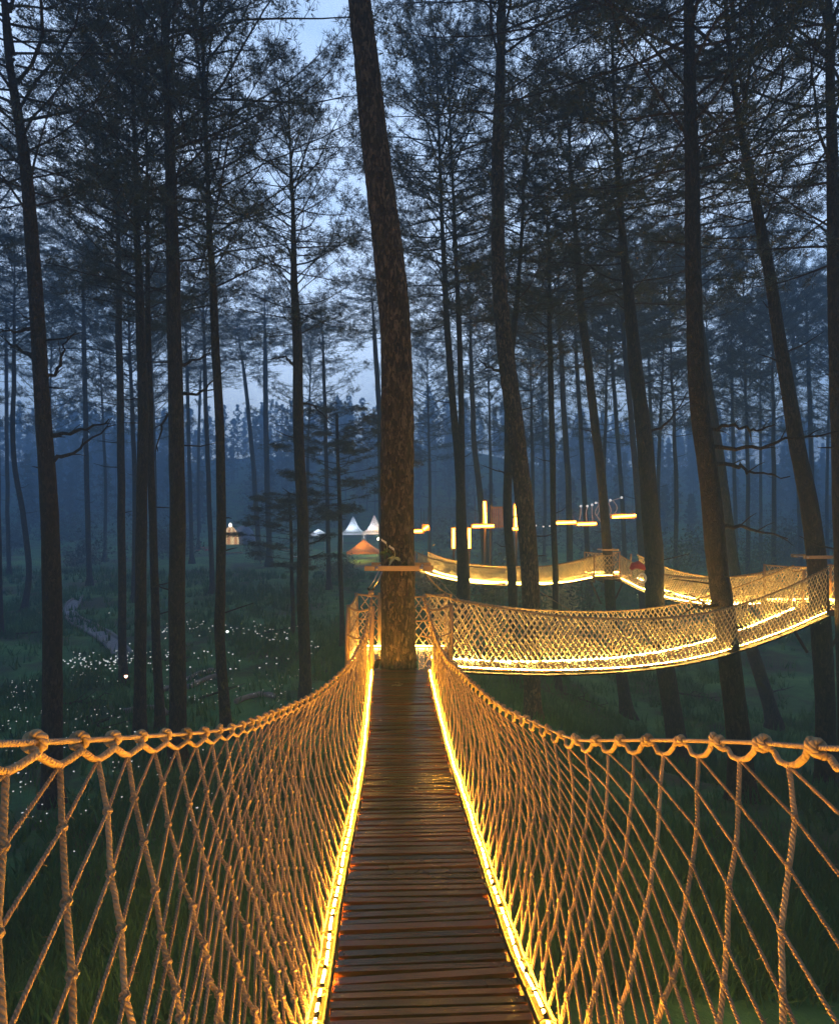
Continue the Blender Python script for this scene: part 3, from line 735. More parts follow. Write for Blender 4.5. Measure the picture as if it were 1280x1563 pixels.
def near_bridge():
    rnd = random.Random(3)
    e = empty('rope_bridge', deck1(5.0), 'near rope bridge with wet plank deck and knotted nets, leading straight to the thickest trunk', 'rope bridge')
    mb = MB(); planks_along(mb, deck1, -1.4, 8.72, W1, .063, .021, .026, rnd)
    for sx in (-.27, .27):
        pts = [deck1(s) + Vector((sx, 0, -.045)) for s in np.linspace(-1.4, 8.72, 50)]
        mb.tube(pts, .016, 8, 1)
    mb.build('deck', [PLANK, DARKWOOD], e)
    for sgn, rail in ((-1, railL), (1, railR)):
        bot = lambda s, sgn=sgn: deck1(s) + Vector((sgn * (W1 / 2 + .066), 0, -.006))
        topn = lambda s, rail=rail: rail(s) + Vector((0, 0, -.058))
        sh = lambda s, sgn=sgn: (1.72 + (.95 if sgn < 0 else .6) * smooth(2.5, 4.6, s)) * (1 - smooth(5.2, 8.7, s))
        nb = MB()
        make_net(nb, topn, bot, (-1.3, 8.68), (-1.3, 8.72), PITCH1, .95, sh, 1.1, .0066, 6, 2, rnd, jit=.0045, lobe=.10, near=3.6, kink=.026 if sgn > 0 else .016, belly=.028, deckx=lambda s: deck1(s).x)
        nb.build('side_net', [ROPE, ROPE_SHADED], e)
        hb = MB()
        s = -1.3; pts = []
        while s < 8.74:
            pts.append(rail(s)); s += .007 if s < 4 else .03
        hb.tube(pts, .0070, 12, 1, twist=140.0, lobe=.13)
        KL = knot_line(-1.3, 8.68, PITCH1)
        for s, s2 in zip(KL, KL[1:]):
            m = (s + s2) / 2
            c = rail(m); t = (rail(m + .01) - rail(m - .01)).normalized(); up = (Vector((0, 0, 1)) - t * t.z).normalized(); w = t.cross(up)
            far = m > 4.5
            a = topn(s); b = topn(s2); R_ = .0145 * rnd.uniform(.85, 1.25); r_ = .0092 * rnd.uniform(.9, 1.15); TW = rnd.uniform(.7, 1.35); t = (t + up * rnd.gauss(0, .25)).normalized()
            path = [a + (c - a) * .03]
            path += [a.lerp(c, .35) + Vector((0, 0, -.012)), a.lerp(c, .75) + w * .016 + Vector((0, 0, -.012))]
            for q in range(0, 17):
                th = math.pi * 1.55 - q / 16 * math.pi * 3.1 * 1.0
                path.append(c + w * (math.cos(th) * R_) + up * (math.sin(th) * R_) + t * ((q / 16 - .5) * .036 * TW))
            path += [c.lerp(b, .25) - w * .012 + Vector((0, 0, -.012)), c.lerp(b, .65) + Vector((0, 0, -.012)), b]
            if far: path = path[::2] + [b]
            dd = []
            for q in range(len(path) - 1):
                n2 = 1 if far else 3
                for z in range(n2): dd.append(path[q].lerp(path[q + 1], z / n2))
            dd.append(path[-1])
            hb.tube(dd, r_, 9 if not far else 6, 0, twist=110, lobe=.10 if not far else 0)
            hb.ball(a, .0115, 0, 8, 5)
        hb.build('hand_rope', [ROPE, ROPE_DARK], e)
        lb = MB(); lb.tube([deck1(s) + Vector((sgn * (W1 / 2 + .034 + .003 * math.sin(s * 9)), 0, .010 + .003 * math.sin(s * 14))) for s in np.linspace(-1.3, 8.7, 140)], .0046, 6)
        lb.build('light_strip', LED, e)
        eb = MB(); eb.tube([deck1(s) + Vector((sgn * (W1 / 2 + .004), 0, .006 + .002 * math.sin(s * 11))) for s in np.linspace(-1.3, 8.7, 200)], .009, 8)
        eb.build('shade_cable', SHIELD_BLACK, e)  # added cable that holds strip light off the planks
        bb = MB()
        for q0, q1 in zip(np.linspace(-1.3, 8.7, 60), np.linspace(-1.3, 8.7, 60)[1:]):
            a0, a1 = deck1(q0), deck1(q1); vs = [p + Vector((sgn * (W1 / 2 + lx), 0, lz)) for p in (a0, a1) for lx, lz in ((.006, -.085), (.092, -.085), (.092, -.062), (.006, -.062))]
            bb.add(vs, [(0, 1, 5, 4), (1, 2, 6, 5), (2, 3, 7, 6), (3, 0, 4, 7)], 0, None, False)
        bb.build('spill_shield', SHIELD_BLACK, e)  # added board that stops the strip from lighting the ground below
        rb = MB()
        rb.tube([deck1(q) + Vector((sgn * (W1 / 2 + .066 + .002 * math.sin(q * 23)), 0, -.006)) for q in np.linspace(-1.3, 8.7, 240)], .0062, 7)
        for q in np.arange(-1.2, 8.7, .21):
            c = deck1(q) + Vector((sgn * (W1 / 2 + .034), 0, -.002))
            rb.tube([c + Vector((math.cos(a) * .034, .004 * a, math.sin(a) * .020)) for a in np.linspace(0, 6.6, 12)], .0032, 5)
        q = -1.25
        while q < 8.68:      # dark clips, unevenly spaced, added to break the strip's light into dashes
            c = deck1(q) + Vector((sgn * (W1 / 2 + .034), 0, .010)); ln = rnd.uniform(.012, .034)
            cc = [c + Vector((math.cos(a) * .0085, 0, math.sin(a) * .0085)) for a in np.linspace(-.3, math.pi + .3, 8)]
            for p0, p1 in zip(cc, cc[1:]): rb.add([p0, p1, p1 + Vector((0, ln, 0)), p0 + Vector((0, ln, 0))], [(0, 1, 2, 3)], 1)
            q += rnd.uniform(.05, .15)
        rb.build('edge_lacing', [ROPE, SHIELD_BLACK], e)
    return e
near_bridge()

def far_bridge(label, ctrl, width, h, out, pitch, r, name='rope_bridge', led_r=.014, seed=1):
    """ctrl: deck centre points (world)"""
    rnd = random.Random(seed)
    cum = [0]
    for a, b in zip(ctrl, ctrl[1:]): cum.append(cum[-1] + (b - a).length)
    f = hermite([(s, *p) for s, p in zip(cum, ctrl)]); L = cum[-1]
    e = empty(name, f(L / 2), label, 'rope bridge')
    mb = MB(); planks_along(mb, f, .03, L - .03, width, .11, .02, .025, rnd)
    mb.build('deck', [PLANK, DARKWOOD], e)
    for sgn in (-1, 1):
        def side(s):
            t = (f(s + .05) - f(s - .05)); return Vector((t.y, -t.x, 0)).normalized() * sgn
        bot = lambda s: f(s) + side(s) * (width / 2 + .03) + Vector((0, 0, -.01))
        top = lambda s: f(s) + side(s) * (width / 2 + .03 + out * math.sin(math.pi * s / L)) + Vector((0, 0, h * (1 - .14 * math.sin(math.pi * s / L))))
        nb = MB()
        make_net(nb, top, bot, (-1.2, L + 1.2), (0, L), pitch, .78, lambda s: 0.0, h, r, 5, 1, rnd, jit=.004, knots=False)
        for q in range(1, int(L)):
            pass
        nb.build('side_net', ROPE_NET, e)
        hb = MB(); hb.tube(sample(top, 0, L, 60), r * 1.7, 8)
        s = pitch / 2
        while s < L:
            hb.ball(top(s), r * 2.6, 0, 6, 4); s += pitch
        hb.build('hand_rope', ROPE, e)
        kb = MB(); q = sample(bot, 0, L, 40)
        for a, b in zip(q, q[1:]):
            n = side(L / 2); vs = [p + n * lx + Vector((0, 0, lz)) for p in (a, b) for lx, lz in ((-.07, -.07), (.06, -.07), (.06, -.045), (-.07, -.045))]
            kb.add(vs, [(0, 1, 5, 4), (1, 2, 6, 5), (2, 3, 7, 6), (3, 0, 4, 7)], 0, None, False)
        kb.build('spill_shield', SHIELD_BLACK, e)  # added under the far strips to block their downward spill
        lb = MB(); lb.tube([p + Vector((0, 0, .012)) - side(L / 2) * .028 for p in sample(bot, 0, L, 70)], led_r, 6)
        lb.build('light_strip', LED_FAR, e)
    return e

def edge_pts(rows, off):
    """rows of (x, y, d) for the near edge of a walkway -> centre line, moved off sideways"""
    P = [PX(*r) for r in rows]; out = []
    for i, p in enumerate(P):
        t = (P[min(i + 1, len(P) - 1)] - P[max(i - 1, 0)]); n = Vector((-t.y, t.x, 0)).normalized()
        out.append(p + n * off)
    return out
far_bridge('second rope bridge sagging from the near platform to the right hand platform, pale yellow nets',
           edge_pts([(690, 1017, 9.1), (760, 1021, 9.5), (830, 1023, 10.0), (905, 1021, 10.5), (980, 1016, 11.0), (1050, 1006, 11.6), (1110, 992, 12.15), (1190, 965, 12.9), (1262, 934, 13.8)], .36), .66, .93, .10, .125, .0088, seed=11, led_r=.006)
far_bridge('third rope bridge running from the right hand platform back to the far middle platform',
           edge_pts([(1210, 916, 15.6), (1150, 921, 16.8), (1080, 921, 18.4), (1020, 912, 20.2), (980, 899, 21.8), (945, 882, 23.5)], -.36), .62, .82, .08, .115, .0105, seed=12, led_r=.007)
far_bridge('farthest rope bridge curving left behind the thickest trunk, glowing orange',
           edge_pts([(906, 880, 23.7), (862, 888, 24.6), (818, 891.5, 25.6), (770, 891, 26.7), (710, 887, 28.2), (660, 877, 29.4), (636, 868, 30.1)], -.36), .62, .76, .06, .11, .0125, seed=13, led_r=.009)

# ------------------------------------------------------------------ platforms
def platform(label, c, hx, hy, hole, posts, runs, post_h, seed=1, led=(), r=.008, rot=0.0, ledm=None):
    """c: centre of the floor top; posts: local (x, y); runs: pairs of local points with a net between"""
    rnd = random.Random(seed)
    e = empty('tree_platform', c, label, 'tree platform')
    M = Matrix.Rotation(rot, 3, 'Z')
    def w(x, y, z=0): return c + M @ Vector((x, y, z))
    mb = MB(); x = -hx + .05
    while x < hx - .02:
        spans = [(-hy, hy)]
        if abs(x - hole[0]) < hole[2]: spans = [(-hy, hole[1] - hole[2]), (hole[1] + hole[2], hy)]
        for a, b in spans:
            if b - a > .05: mb.box(w(x, (a + b) / 2, -.014), (.088, b - a, .028), 0, M)
        x += .1
    for y in (-hy + .05, hy - .05): mb.box(w(0, y, -.085), (hx * 2, .07, .11), 1, M)
    for x in (-hx + .06, hx - .06, hole[0] - hole[2] - .05, hole[0] + hole[2] + .05): mb.box(w(x, 0, -.19), (.07, hy * 2, .095), 1, M)
    mb.build('floor', [PLANK, DARKWOOD], e)
    for sx in (-1, 1):
        sb = MB(); sb.tube([w(hole[0] + sx * hole[2] * .8, hole[1], -1.1), w(sx * (hx - .1), 0, -.24)], .035, 8); sb.build('strut', DARKWOOD, e)
    for (x, y) in posts:
        pb = MB(); pb.tube([w(x, y, -.15), w(x, y, post_h * .5), w(x + rnd.gauss(0, .01), y, post_h)], [.034, .033, .03], 10)
        pb.build('post', TIMBER, e)
    for (a, b) in runs:
        nb = MB(); A, B = w(*a), w(*b); L = (B - A).length
        top = lambda s: A.lerp(B, s / L) + Vector((0, 0, post_h - .02 - .05 * math.sin(math.pi * max(0, min(1, s / L)))))
        bot = lambda s: A.lerp(B, s / L) + Vector((0, 0, .02))
        make_net(nb, top, bot, (-1.2, L + 1.2), (0, L), .14, .7, lambda s: 0.0, post_h, r, 5, 1, rnd, jit=.004, knots=False)
        nb.build('rail_net', ROPE_NET, e)
        for dz, rr in ((0, .016), (-post_h * .45, .013)):
            hb = MB(); hb.tube([p + Vector((0, 0, dz)) for p in sample(top, 0, L, 8)], rr, 8); hb.build('hand_rope', ROPE, e)
    for (a, b) in led:
        lb = MB(); lb.tube([w(*a) + Vector((0, 0, .02)), w((a[0] + b[0]) / 2, (a[1] + b[1]) / 2) + Vector((0, 0, .025)), w(*b) + Vector((0, 0, .02))], .0045, 6); lb.build('light_strip', LED_P, e)
    return e
cA = Vector((-.28, 9.52, EYE - 2.105))
platform('wooden platform with netted railing around the thickest trunk', cA, .74, .77, (-.013, -.42, .29),
         [(-.70, -.60), (-.36, -.74), (.72, -.42), (-.70, .72), (.70, .72), (-.34, .72)],
         [((-.70, -.60), (-.70, .72)), ((-.70, .72), (.70, .72)), ((-.70, -.62), (-.36, -.74)), ((.31, -.74), (.72, -.44)), ((.70, .40), (.70, .72))], .84, 1,
         led=[((-.66, .68), (.66, .68)), ((-.66, -.5), (-.66, .62))], r=.0075)
cB = PX(1247, 922, 15.0)
platform('wooden platform on the leaning right pine where two bridges meet', cB, .85, .85, (0, 0, .30),
         [(-.8, -.8), (.8, -.8), (-.8, .8), (.8, .8)], [((-.8, .8), (.8, .8)), ((.8, -.8), (.8, .8)), ((-.1, -.8), (.8, -.8)), ((-.8, -.8), (-.8, -.15))], .86, 2, led=[((-.75, .75), (.75, .75)), ((.75, -.75), (.75, .75))])
cC = PX(926, 876, 24.3)
platform('far middle platform between the third and farthest bridges', cC, .72, .72, (0, 0, .28),
         [(-.66, -.66), (.66, -.66), (-.66, .66), (.66, .66)], [((-.66, -.66), (.1, -.66)), ((-.66, .66), (.66, .66))], .8, 3, led=[((-.62, .62), (.62, .62)), ((-.62, -.66), (.0, -.66))], r=.010)
cD = PX(612, 868, 30.8)
platform('small platform at the end of the farthest bridge, hidden behind the thickest trunk', cD, .7, .7, (-.1, 0, .28),
         [(-.66, -.66), (.66, -.66), (-.66, .66), (.66, .66)], [((-.66, -.66), (.66, -.66)), ((-.66, .66), (.66, .66))], .8, 4, r=.010)
pine('misty trunk hidden behind the thickest one, holding the end platform', 30.8, [(596, 500), (604, 700), (609, 990)], [(500, 9), (990, 13)], 20, 520, 3, .7, seed=44)

def box_thing(name, label, cat, c, size, m, rotz=0, group=None, bevel=.006):
    M = Matrix.Rotation(rotz, 3, 'Z'); mb = MB()
    hx, hy, hz = [s / 2 for s in size]
    b = bevel
    mb.box(c, (size[0], size[1] - 2 * b, size[2] - 2 * b), 0, M)
    mb.box(c, (size[0] - 2 * b, size[1], size[2] - 2 * b - .001), 0, M); mb.box(c, (size[0] - 2 * b - .001, size[1] - 2 * b - .001, size[2]), 0, M)
    o = mb.build(name, m, None, Vector(c)); return tag(o, label, cat, group)

# beams bolted across the trunks above the platforms
def beam(label, c, length, hh, m, rotz=0.0, bolts=True, trunk_r=.23):
    e = empty('anchor_beam', c, label, 'beam', 'anchor beams on the platform trees')
    M = Matrix.Rotation(rotz, 3, 'Z')
    b = MB(); b.box(c, (length, .07, hh), 0, M); b.build('plank', m, e)
    b = MB(); b.box(c + M @ Vector((0, trunk_r * 2 + .075, .004)), (length * .92, .07, hh), 0, M); b.build('plank', m, e)
    for sx in (-.3, .3):
        t = MB(); t.tube([c + M @ Vector((sx * 1.0, -.06, 0)), c + M @ Vector((sx, trunk_r * 2 + .14, 0))], .014, 8)
        for y in (-.045, trunk_r * 2 + .125): t.tube([c + M @ Vector((sx, y - .008, 0)), c + M @ Vector((sx, y + .008, 0))], .028, 6)
        t.build('bolt', STEEL, e)
    return e
beam('pale timber beam across the thickest trunk, above the near platform', PX(609, 867, 8.80), .92, .065, TIMBER, -.03)
beam('timber beam across the leaning right pine above its platform', PX(1250, 850, 14.7), .72, .07, TIMBER, .05, trunk_r=.21)
beam('short timber beam across the far middle platform pine', PX(930, 839, 24.0), .62, .06, TIMBER, 0.0, trunk_r=.19)

# steel sling and pulley hanging from the near beam
def sling():
    c = PX(566, 872, 8.74)
    e = empty('cable_sling', PX(560, 905, 8.74), 'steel cable sling with pulley hanging left of the thickest trunk', 'cable sling')
    for k, (a, b) in enumerate((((578, 871), (563, 897)), ((583, 872), (570, 897)))):
        m = MB(); A = PX(a[0], a[1], 8.72); B = PX(b[0], b[1], 8.72); m.tube([A, A.lerp(B, .5) + Vector((.005, 0, -.01)), B], .008, 6); m.build('cable', STEEL, e)
    m = MB(); m.tube([PX(561, 897, 8.72), PX(565, 902, 8.72), PX(571, 898, 8.72)], .018, 8); m.build('shackle', BLACK, e)
    m = MB()
    for y in (-.02, .02): m.tube([PX(566, 905, 8.72 + y - .006), PX(566, 905, 8.72 + y + .006)], .04, 14)
    m.tube([PX(566, 905, 8.705), PX(566, 905, 8.735)], .03, 12); m.build('pulley', TIMBER, e)
sling()

def guy(label, a, b, r=.008, sag=.05):
    A, B = Vector(a), Vector(b); n = 10; m = MB()
    m.tube([A.lerp(B, i / n) + Vector((0, 0, -sag * 4 * (i / n) * (1 - i / n))) for i in range(n + 1)], r, 6)
    for p in (A, B): m.ball(p, r * 2.6, 0, 7, 5)
    o = m.build('guy_rope', ROPE, None, (A + B) / 2); tag(o, label, 'guy rope', 'guy ropes of the walkway')
guy('guy rope from the near beam down to the right post of the near platform', PX(645, 869, 8.85), PX(688, 908, 9.1))
guy('long guy rope slanting down behind the second bridge below the far walkway', PX(806, 888, 25.0), PX(900, 945, 17.0), .010, .1)
guy('short guy rope from the farthest bridge down towards the second bridge', PX(664, 874, 28.9), PX(705, 918, 13.0), .009, .1)

# orchids fixed on the thick trunk
def orchid(label, c, n, L, seed, m):
    rnd = random.Random(seed)
    e = empty('orchid_plant', c, label, 'plant', 'orchids on the thickest trunk')
    mb = MB()
    for k in range(n):
        a = rnd.uniform(0, 6.28); d = Vector((math.cos(a), -.35 - rnd.random() * .5, math.sin(a) * .7 + .35)).normalized()
        ln = L * rnd.uniform(.6, 1.2); sd = d.cross(Vector((0, 1, 0))).normalized() * .012; pts = []
        for i in range(6):
            t = i / 5; pts.append((c + d * ln * t + Vector((0, 0, -ln * .55 * t * t)), 1.0 - .9 * abs(t - .4) ** 1.4))
        vs = []; fs = []
        for p, w in pts: vs += [p - sd * w, p + sd * w + Vector((0, .004, 0))]
        for i in range(5): fs.append((2 * i, 2 * i + 1, 2 * i + 3, 2 * i + 2))
        mb.add(vs, fs, 0)
    mb.build('leaves', m, e)
    sb = MB()
    sb.tube([c, c + Vector((.01, -.04, .07)), c + Vector((-.01, -.06, .14)), c + Vector((-.05, -.07, .17))], [.005, .004, .004, .003], 6); sb.build('flower_stem', LEAF_PALE, e)
    fb = MB()
    for k in range(4):
        p = c + Vector((-.012 - .016 * k, -.065, .13 + .012 * k))
        for q in range(5):
            a = q * 1.257 + k; o = Vector((math.cos(a), -.2, math.sin(a))) * .012
            fb.add([p, p + o + Vector((.007, 0, .003)), p + o * 1.5, p + o + Vector((-.007, 0, -.003))], [(0, 1, 2, 3)], 0)
    fb.build('flower', WHITE, e)
orchid('pale leafed orchid just above the near beam', PX(602, 852, 8.87), 12, .13, 2, LEAF_PALE)
orchid('dark tufted orchid at the left side of the thickest trunk, above the beam', PX(590, 842, 8.93), 12, .12, 3, LEAF)

# ------------------------------------------------------------------ warm light tubes among the far trees
def light_tube(label, A, B, r=.055, hang=None, seed=0):
    A, B = Vector(A), Vector(B); c = (A + B) / 2
    e = empty('light_tube', c, label, 'light tube', 'warm light tubes among the far trees')
    n = 8; m = MB(); m.tube([A.lerp(B, i / n) for i in range(n + 1)], r, 8); m.build('tube', LED_BAR, e)
    d = (B - A).normalized(); off = Vector((0, .075, 0))
    m = MB(); m.box(c + off * 1.9, (max(.22, abs((B - A).x) + .14), .05, max(.22, abs((B - A).z) + .14)), 0); m.build('halo_board', TIMBER, e)  # added pale board; catches the tube's light in place of a halo
    for P in (A, B):
        m = MB(); m.tube([P - d * .02, P + d * .05 * (1 if P is B else -1)], r * 1.25, 8); m.build('end_cap', BLACK, e)
    if hang:
        for P in (A.lerp(B, .12), A.lerp(B, .88)):
            h = MB(); h.tube([P + off, P + off + Vector((0, 0, hang))], .009, 5); h.build('wire', BLACK, e)
    return e
D2 = 34
light_tube('level light tube just right of the thickest trunk', PX(622, 811, D2), PX(645, 810, D2), hang=1.2)
light_tube('short slanting light tube beside the thickest trunk', PX(646, 808, D2), PX(654, 802, D2), hang=1.0)
light_tube('upright light tube left of the paired stems', PX(692, 806, D2), PX(692, 837, D2))
light_tube('upright light tube right of the paired stems', PX(716, 806, D2), PX(716, 837, D2))
light_tube('level light tube under the tall upright one, by the lit fence', PX(721, 803, D2), PX(754, 802, D2), hang=1.6)
light_tube('tall upright light tube standing on a level one', PX(739, 765, D2), PX(741, 799, D2))
light_tube('upright light tube between the bare pine and the leaning flaky pine', PX(787, 770, D2), PX(787, 805, D2))
light_tube('short level light tube under the upright one by the leaning flaky pine', PX(781, 806.5, D2), PX(795, 806.5, D2))
light_tube('level light tube at the left of the far row of three', PX(848, 798, 36), PX(879, 796.5, 36), hang=1.4)
light_tube('level light tube in the middle of the far row of three', PX(881, 800, 36), PX(910, 798.5, 36), hang=1.4)
light_tube('level light tube at the right of the far row, beside the sturdy leaning pine', PX(934, 789, 36), PX(970, 786, 36), hang=1.4)

# posts for the upright tubes so that nothing floats
def tube_post(label, x, d, ytop):
    p = PX(x, ytop, d + .12); g = ground(p.x, p.y); m = MB()
    m.tube([Vector((p.x, p.y, g - .1)), Vector((p.x, p.y, (g + p.z) / 2)), p], [.06, .055, .05], 8)
    o = m.build('timber_post', DARKWOOD, None, Vector((p.x, p.y, g))); tag(o, label, 'post', 'posts that carry light tubes')
tube_post('dark post carrying the upright tube left of the paired stems', 692, D2, 803)
tube_post('dark post carrying the upright tube right of the paired stems', 716, D2, 803)
tube_post('dark post behind the tall upright tube by the lit fence', 740, D2, 762)
tube_post('dark post behind the upright tube by the leaning flaky pine', 787.5, D2, 767)

# curly wire lights beside the far row
def curly():
    e = empty('curly_wire_light', PX(900, 795, 35), 'curly pale wire sculpture with tiny bulbs beside the far middle pine', 'wire light')
    for k, pts in enumerate([[(916, 796), (911, 787), (914, 778), (912, 767), (909, 767)], [(916, 793), (908, 783), (912, 772), (917, 769)], [(930, 786), (932, 778), (929, 768), (932, 764), (939, 762), (948, 759)],
                             [(931, 787), (939, 781), (941, 773), (936, 765), (931, 763)], [(895, 795), (894, 783), (896, 772)], [(904, 794), (903, 783), (903, 770)], [(884, 793), (886, 782), (886, 772)]]):
        f = hermite([(i, *PX(x, y, 35)) for i, (x, y) in enumerate(pts)]); n = (len(pts) - 1) * 5
        m = MB(); m.tube([f(i / 5) for i in range(n + 1)], .028, 6); m.build('wire', CANVAS, e)
        b = MB(); b.ball(f(n / 5), .07, 0, 8, 6); b.build('bulb', LED_WHITE, e)
curly()
# strand of wire with little bulbs left of the far row
def bulb_wire():
    A, B = PX(808, 798, 35), PX(846, 800, 35); m = MB(); c = (A + B) / 2
    e = empty('bulb_wire', c, 'thin dark wire with tiny white bulbs left of the far light tubes', 'bulb wire')
    m.tube([A.lerp(B, i / 8) - Vector((0, 0, .12 * math.sin(math.pi * i / 8))) for i in range(9)], .012, 5); m.build('wire', BLACK, e)
    for t in (.25, .55, .8):
        b = MB(); b.ball(A.lerp(B, t) - Vector((0, 0, .12 * math.sin(math.pi * t) + .03)), .05, 0, 8, 6); b.build('bulb', LED_WHITE, e)
bulb_wire()

# slatted fence lit by the tubes
def fence():
    d = 35.2; a = PX(748, 806, d); b = PX(779, 806, d)
    g = ground((a.x + b.x) / 2, d)
    e = empty('slat_fence', Vector(((a.x + b.x) / 2, d, g)), 'small slatted fence lit orange behind the upright light tubes', 'fence')
    for x in (a.x, b.x):
        m = MB(); m.tube([Vector((x, d, g - .1)), Vector((x, d, PX(0, 771, d).z))], .05, 8); m.build('post', DARKWOOD, e)
    for y in (774, 803):
        m = MB(); z = PX(0, y, d).z; m.box((((a.x + b.x) / 2), d, z), (b.x - a.x, .05, .09)); m.build('rail', TIMBER, e)
    m = MB(); n = 11
    for k in range(n):
        x = a.x + (b.x - a.x) * (k + .5) / n; m.box((x, d - .045, (PX(0, 773, d).z + PX(0, 805, d).z) / 2), (.05, .03, PX(0, 773, d).z - PX(0, 805, d).z + .06 * math.sin(k * 3)))
    m.build('slat_panel', TIMBER, e)
fence()
# deck the fence stands on is the lawn bank: a low shrub band hides its foot
def shrub(label, p, h, w, seed, m=LEAF, n=900, leaf=.09):
    rg = np.random.default_rng(seed)
    g = ground(p.x, p.y); e = empty('shrub', Vector((p.x, p.y, g)), label, 'shrub')
    st = MB()
    tips = []
    for k in range(9):
        a = rg.uniform(0, 6.28); q = Vector((math.cos(a) * w * .5 * rg.random(), math.sin(a) * w * .5 * rg.random(), h * rg.uniform(.55, .95)))
        st.tube([Vector((p.x, p.y, g - .05)), Vector((p.x, p.y, g)) + q * .5 + Vector((0, 0, h * .08)), Vector((p.x, p.y, g)) + q], [.02, .014, .006], 5); tips.append(q)
    st.build('stem', BARK, e)
    T = np.array([tuple(t) for t in tips]); idx = rg.integers(0, len(T), n)
    c = T[idx] * rg.uniform(.35, 1.05, (n, 1)) + rg.normal(0, 1, (n, 3)) * np.array([w * .14, w * .14, h * .10]); c[:, 2] = np.clip(c[:, 2], .03, None)
    t = rg.normal(0, 1, (n, 3)); t /= np.linalg.norm(t, axis=1)[:, None]; b = np.cross(t, rg.normal(0, 1, (n, 3))); b /= np.linalg.norm(b, axis=1)[:, None]
    s = leaf * rg.uniform(.6, 1.3, (n, 1)); V = np.empty((n * 4, 3)); V[0::4] = c - t * s; V[1::4] = c + b * s * .35; V[2::4] = c + t * s; V[3::4] = c - b * s * .35
    i = np.arange(n) * 4; F = np.vstack([np.c_[i, i + 1, i + 2], np.c_[i, i + 2, i + 3]])
    o = bpy.data.objects.new('foliage', tri_mesh('foliage', V, F, [m])); COL.objects.link(o); o.parent = e
for lab, x, y, d, h, w, m in [
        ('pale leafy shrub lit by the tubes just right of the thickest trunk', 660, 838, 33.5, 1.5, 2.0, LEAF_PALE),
        ('low green shrub under the upright tubes by the paired stems', 688, 852, 32.5, 1.2, 2.2, LEAF),
        ('green shrub at the foot of the lit fence', 752, 850, 34, 1.6, 2.4, LEAF),
        ('shrub between the bare pine and the slim reddish pine', 815, 850, 33, 1.3, 2.6, LEAF),
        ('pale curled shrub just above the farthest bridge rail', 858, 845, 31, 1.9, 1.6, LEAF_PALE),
        ('dark shrub behind the far middle platform', 892, 840, 34, 2.0, 2.0, LEAF),
        ('grey green bush right of the sturdy leaning pine, behind the third bridge', 1022, 838, 40, 3.4, 4.2, LEAF),
        ('dark bush behind the third bridge, right of the thick dark pine', 1150, 840, 44, 3.6, 5.0, LEAF),
        ('low dark bush at the edge of the lawn below the tents', 520, 880, 48, 2.0, 3.0, LEAF),
        ('dark bush standing by the hazy pine right of the dome tent', 398, 850, 62, 2.4, 3.6, LEAF)]:
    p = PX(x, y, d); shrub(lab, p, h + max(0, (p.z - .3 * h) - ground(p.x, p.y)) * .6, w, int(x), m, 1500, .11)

# red bag and white rope coil hung beside the sturdy leaning pine
def gear():
    c = PX(972, 866, 19.6)
    e = empty('gear_bag', c, 'red bag with a white rope coil hanging left of the sturdy leaning pine', 'gear bag')
    m = MB(); m.tube([c + Vector((-.20, 0, -.05)), c + Vector((-.12, 0, .05)), c + Vector((.02, 0, .09)), c + Vector((.15, 0, .02)), c + Vector((.22, 0, -.06))], [.05, .10, .12, .09, .04], 10); m.build('bag', RED, e)
    m = MB(); q = PX(979, 882, 19.55)
    for k in range(3): m.tube([q + Vector((math.cos(t * .35) * (.10 + .01 * k), -.02 * k, math.sin(t * .35) * (.12 + .015 * k))) for t in range(19)], .014, 6)
    m.build('rope_coil', WHITE, e)
    m = MB(); m.tube([c + Vector((.18, 0, 0)), PX(986, 876, 19.6), PX(992, 868, 19.7)], .012, 6); m.build('strap', BLACK, e)
gear()

# ------------------------------------------------------------------ camp in the distance
def pagoda(label, xl, xr, ypk, ye, d, m, wall_side=None, group='pagoda tents of the camp', flat=1.0):
    c = PX((xl + xr) / 2, ye, d); w = (xr - xl) * d / 1000; g = ground(c.x, c.y + w / 2); cy = c.y + w / 2
    e = empty('pagoda_tent', Vector((c.x, cy, g)), label, 'tent', group)
    pk = PX((xl + xr) / 2, ypk, d).z; n = 10; mb = MB(); vs = []; fs = []
    for i in range(n + 1):
        t = i / n; hw = w / 2 * (1 - t) * (1 - .45 * t * (1 - t) * 4 * .5 * flat) + .03; z = c.z + (pk - c.z) * (t ** (1 + .55 * flat) if flat else t)
        vs += [Vector((c.x - hw, cy - hw, z)), Vector((c.x + hw, cy - hw, z)), Vector((c.x + hw, cy + hw, z)), Vector((c.x - hw, cy + hw, z))]
    for i in range(n):
        for k in range(4): fs.append((i * 4 + k, i * 4 + (k + 1) % 4, i * 4 + 4 + (k + 1) % 4, i * 4 + 4 + k))
    mb.add(vs, fs, 0, None, False)
    for k in range(4):   # valance
        a = vs[k]; b = vs[(k + 1) % 4]; mb.add([a, b, b - Vector((0, 0, .22)), a - Vector((0, 0, .22))], [(0, 1, 2, 3)], 0, None, False)
    mb.build('roof', m, e)
    for sx in (-1, 1):
        for sy in (-1, 1):
            p = MB(); X, Y = c.x + sx * (w / 2 - .06), cy + sy * (w / 2 - .06); p.tube([Vector((X, Y, ground(X, Y) - .05)), Vector((X, Y, c.z - .02))], .035, 8); p.build('pole', STEEL, e)
    if wall_side is not None:
        p = MB(); X = c.x + wall_side * (w / 2 - .02)
        p.box((X, cy, (c.z + g) / 2), (.02, w - .2, c.z - g - .1)); p.build('side_wall', CANVAS_O, e)
    return e, Vector((c.x, cy, c.z))
pagoda('white pagoda tent with a sharp peak, left of the pair', 518, 556, 788, 813, 72, CANVAS)
